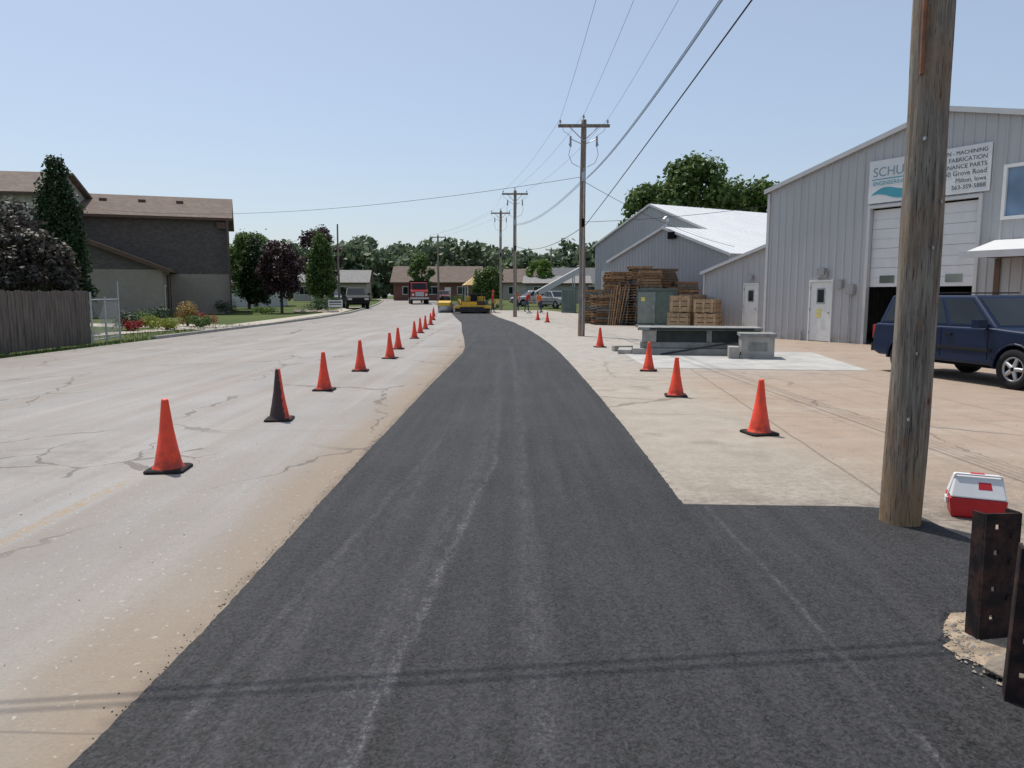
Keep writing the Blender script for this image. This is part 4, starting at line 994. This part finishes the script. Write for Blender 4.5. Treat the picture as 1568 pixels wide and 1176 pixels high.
# ------------------------------------------------------------ road crew
SKIN=simple('skin',(.36,.20,.13),.6,.1); JEAN=simple('denim',(.04,.06,.11),.9,.2); SRED=simple('shirt_red',(.50,.03,.03),.9,.1); SORG=simple('vest_orange',(.75,.12,.02),.8,.1); HAIR=simple('hair_dark',(.03,.02,.015),.9,.2); BOOT=simple('boots',(.06,.04,.025),.8,.2); LIPS=simple('lips',(.25,.1,.08),.6)
def person(name,x,y,rz,shirt,pants,hat,bend=0.0,tool=False,step=.12):
    E=empty(name,(x,y,gz(y)+.002),rz)
    def tb(p,ang=bend,piv=(0,0,.95)):
        px,py,pz=p; dy,dz=py-piv[1],pz-piv[2]; return (px,piv[1]+dy*math.cos(ang)-dz*math.sin(ang),piv[2]+dy*math.sin(ang)+dz*math.cos(ang))
    V=[];Rr=[];Ed=[]
    def v(p,r,par=None):
        V.append(p);Rr.append(r); 
        if par is not None: Ed.append((par,len(V)-1))
        return len(V)-1
    pel=v((0,0,.95),(.155,.11)); wa=v(tb((0,0,1.10)),(.135,.10),pel); ch=v(tb((0,0,1.32)),(.165,.115),wa); nk=v(tb((0,.0,1.47)),(.065,.06),ch); nk2=v(tb((0,-.01,1.54)),(.052,.055),nk)
    hands=[]
    for s_ in (-1,1):
        h=v((s_*.09,0,.88),(.095,.095),pel); kn=v((s_*.11,-.04-s_*step*.4,.49),(.062,.065),h); an=v((s_*.12,s_*-step+.02,.09),(.042,.045),kn); v((s_*.13,s_*-step-.15,.045),(.045,.035),an)
        sh=v(tb((s_*.19,0,1.41)),(.062,.062),ch)
        if tool: el=tb((s_*.24,-.10,1.16)); ha=tb((s_*.10,-.36,1.05+.05*s_))
        else: el=tb((s_*.25,.02,1.13)); ha=tb((s_*.26,-.08,.89))
        ei=v(el,(.045,.045),sh); hi=v(ha,(.030,.026),ei); hd=Vector(ha)-Vector(el); hd.normalize(); hands.append((Vector(ha),hd,s_))
        v(tuple(Vector(ha)+hd*.08),(.04,.018),hi)
    me=bpy.data.meshes.new('figure'); me.from_pydata(V,Ed,[]); o=bpy.data.objects.new('tmp',me); scene.collection.objects.link(o)
    md=o.modifiers.new('s','SKIN'); 
    for i,sv in enumerate(me.skin_vertices[0].data): sv.radius=Rr[i]; sv.use_root=(i==0)
    o.modifiers.new('ss','SUBSURF').levels=2
    dg=bpy.context.evaluated_depsgraph_get(); nm=bpy.data.meshes.new_from_object(o.evaluated_get(dg)); bpy.data.objects.remove(o)
    for mt in (shirt,pants,SKIN,BOOT): nm.materials.append(mt)
    hv=[h_[0] for h_ in hands]; neck=Vector(tb((0,0,1.50)))
    for p in nm.polygons:
        c=p.center; k_=0 if c.z>.97 else 1
        if c.z<.12: k_=3
        if min((c-h_).length for h_ in hv)<.16: k_=2
        if (c-neck).length<.07 or (c-Vector(V[nk2])).length<.09: k_=2
        if c.z<=.97 and abs(c.x)>.17 and c.z>.7 and k_!=2: k_=0
        p.material_index=k_; p.use_smooth=True
    b=bpy.data.objects.new('figure',nm); scene.collection.objects.link(b); b.parent=E
    m=M(); hc=Vector(tb((0,-.02,1.655)))
    m.T=Matrix.Translation(hc)@Matrix.Rotation(bend*.7,4,'X')@Matrix.Diagonal((.078,.098,.118,1))
    pr=[(math.sin(math.pi*i/10),-math.cos(math.pi*i/10)) for i in range(11)]; m.lathe(pr,SKIN,16)
    m.T=m.T@Matrix.Translation((0,.04,.10))@Matrix.Diagonal((1.07,1.02,1.0,1)); m.lathe(pr[5:] if hat else pr[4:],HAIR,16)
    m.T=Matrix.Translation(hc)@Matrix.Rotation(bend*.7,4,'X')
    m.tube((0,-.095,.01),(0,-.115,-.02),.008,.016,SKIN,6); m.box(-.025,.025,-.096,-.085,-.062,-.052,LIPS)
    for s_ in (-1,1): m.box(s_*.03-.012,s_*.03+.012,-.097,-.088,.005,.018,HAIR); m.tube((s_*.072,.0,0),(s_*.088,.01,.005),.028,.022,SKIN,8)
    if hat:
        m.T=m.T@Matrix.Translation((0,0,.035)); m.lathe([(.13,0),(.128,.012),(.105,.016),(.10,.06),(.07,.105),(0,.12)],hat,18)
    m.T=Matrix.Identity(4); m.obj('head',E)
    m=M()
    for ha,hd,s_ in hands:
        sd=Vector((1,0,0)); pal=ha+hd*.10
        for i,l in enumerate((.055,.068,.072,.065)):
            off=sd*((i-1.5)*.018); a=pal+off; b2=a+hd*l*.5; c2=b2+hd*l*.35+Vector((0,.02 if not tool else -.005,-.02)); m.tube(a,b2,.009,.008,SKIN,6); m.tube(b2,c2,.008,.006,SKIN,6)
        a=ha+hd*.05-sd*s_*.03; m.tube(a,a+hd*.035-sd*s_*.025,.011,.008,SKIN,6)
    m.obj('fingers',E)
    if tool:
        m=M(); a=hands[0][0]+hands[0][1]*.1; b2=hands[1][0]+hands[1][1]*.1; mid=(a+b2)/2; dr=Vector((0,-.75,-.65)).normalized()
        st=mid+Vector((0,.25,.25)); en=mid+dr*((mid.z-.05)/.65*1.0); m.tube(st,en,.016,.016,WOODS[2],8); m.box(en.x-.3,en.x+.3,en.y-.02,en.y+.02,.0,.09,STEEL); m.obj('rake',E)
    return E
person('road_worker',1.2,61,R(60),SRED,JEAN,simple('hat_white',(.6,.6,.6),.5),.35,True)
person('road_worker',2.3,58.5,R(-50),SORG,JEAN,None,.55,True)
person('road_worker',-1.55,59.2,R(90),SRED,JEAN,simple('cap_red',(.4,.03,.03),.8),.05)
person('road_worker',.4,64,R(10),SORG,JEAN,simple('hat_yellow',(.6,.45,.05),.5),.1)

# ------------------------------------------------------------ camera, light, sky
cam=bpy.data.cameras.new('camera'); co=bpy.data.objects.new('camera',cam); scene.collection.objects.link(co)
co.location=(0,0,1.6); co.rotation_euler=(R(83.13),0,0); cam.sensor_width=36; cam.lens=25.94; cam.clip_end=3000; scene.camera=co
el=R(64); d=Vector((-.6*math.cos(el),.8*math.cos(el),math.sin(el)))
sl=bpy.data.lights.new('sun','SUN'); sl.energy=4.3; sl.angle=R(.53); sl.color=(1,.955,.89); so=bpy.data.objects.new('sun',sl); scene.collection.objects.link(so)
so.rotation_euler=d.to_track_quat('Z','Y').to_euler(); so.location=(0,0,30)
wd=bpy.data.worlds.new('World'); scene.world=wd; wd.use_nodes=True; nt=wd.node_tree; bg=nt.nodes['Background']
sky=nt.nodes.new('ShaderNodeTexSky'); sky.sky_type='NISHITA'; sky.sun_disc=False; sky.sun_elevation=el; sky.sun_rotation=math.atan2(-.6,.8); sky.air_density=1.0; sky.dust_density=1.5; sky.ozone_density=1.0
hz=nt.nodes.new('ShaderNodeMix'); hz.data_type='RGBA'; hz.inputs[0].default_value=.36; nt.links.new(sky.outputs[0],hz.inputs[6]); hz.inputs[7].default_value=(4.8,5.6,6.9,1)
nt.links.new(hz.outputs[2],bg.inputs[0]); bg.inputs[1].default_value=.125
scene.view_settings.view_transform='Standard'; scene.view_settings.look='None'; scene.view_settings.exposure=0
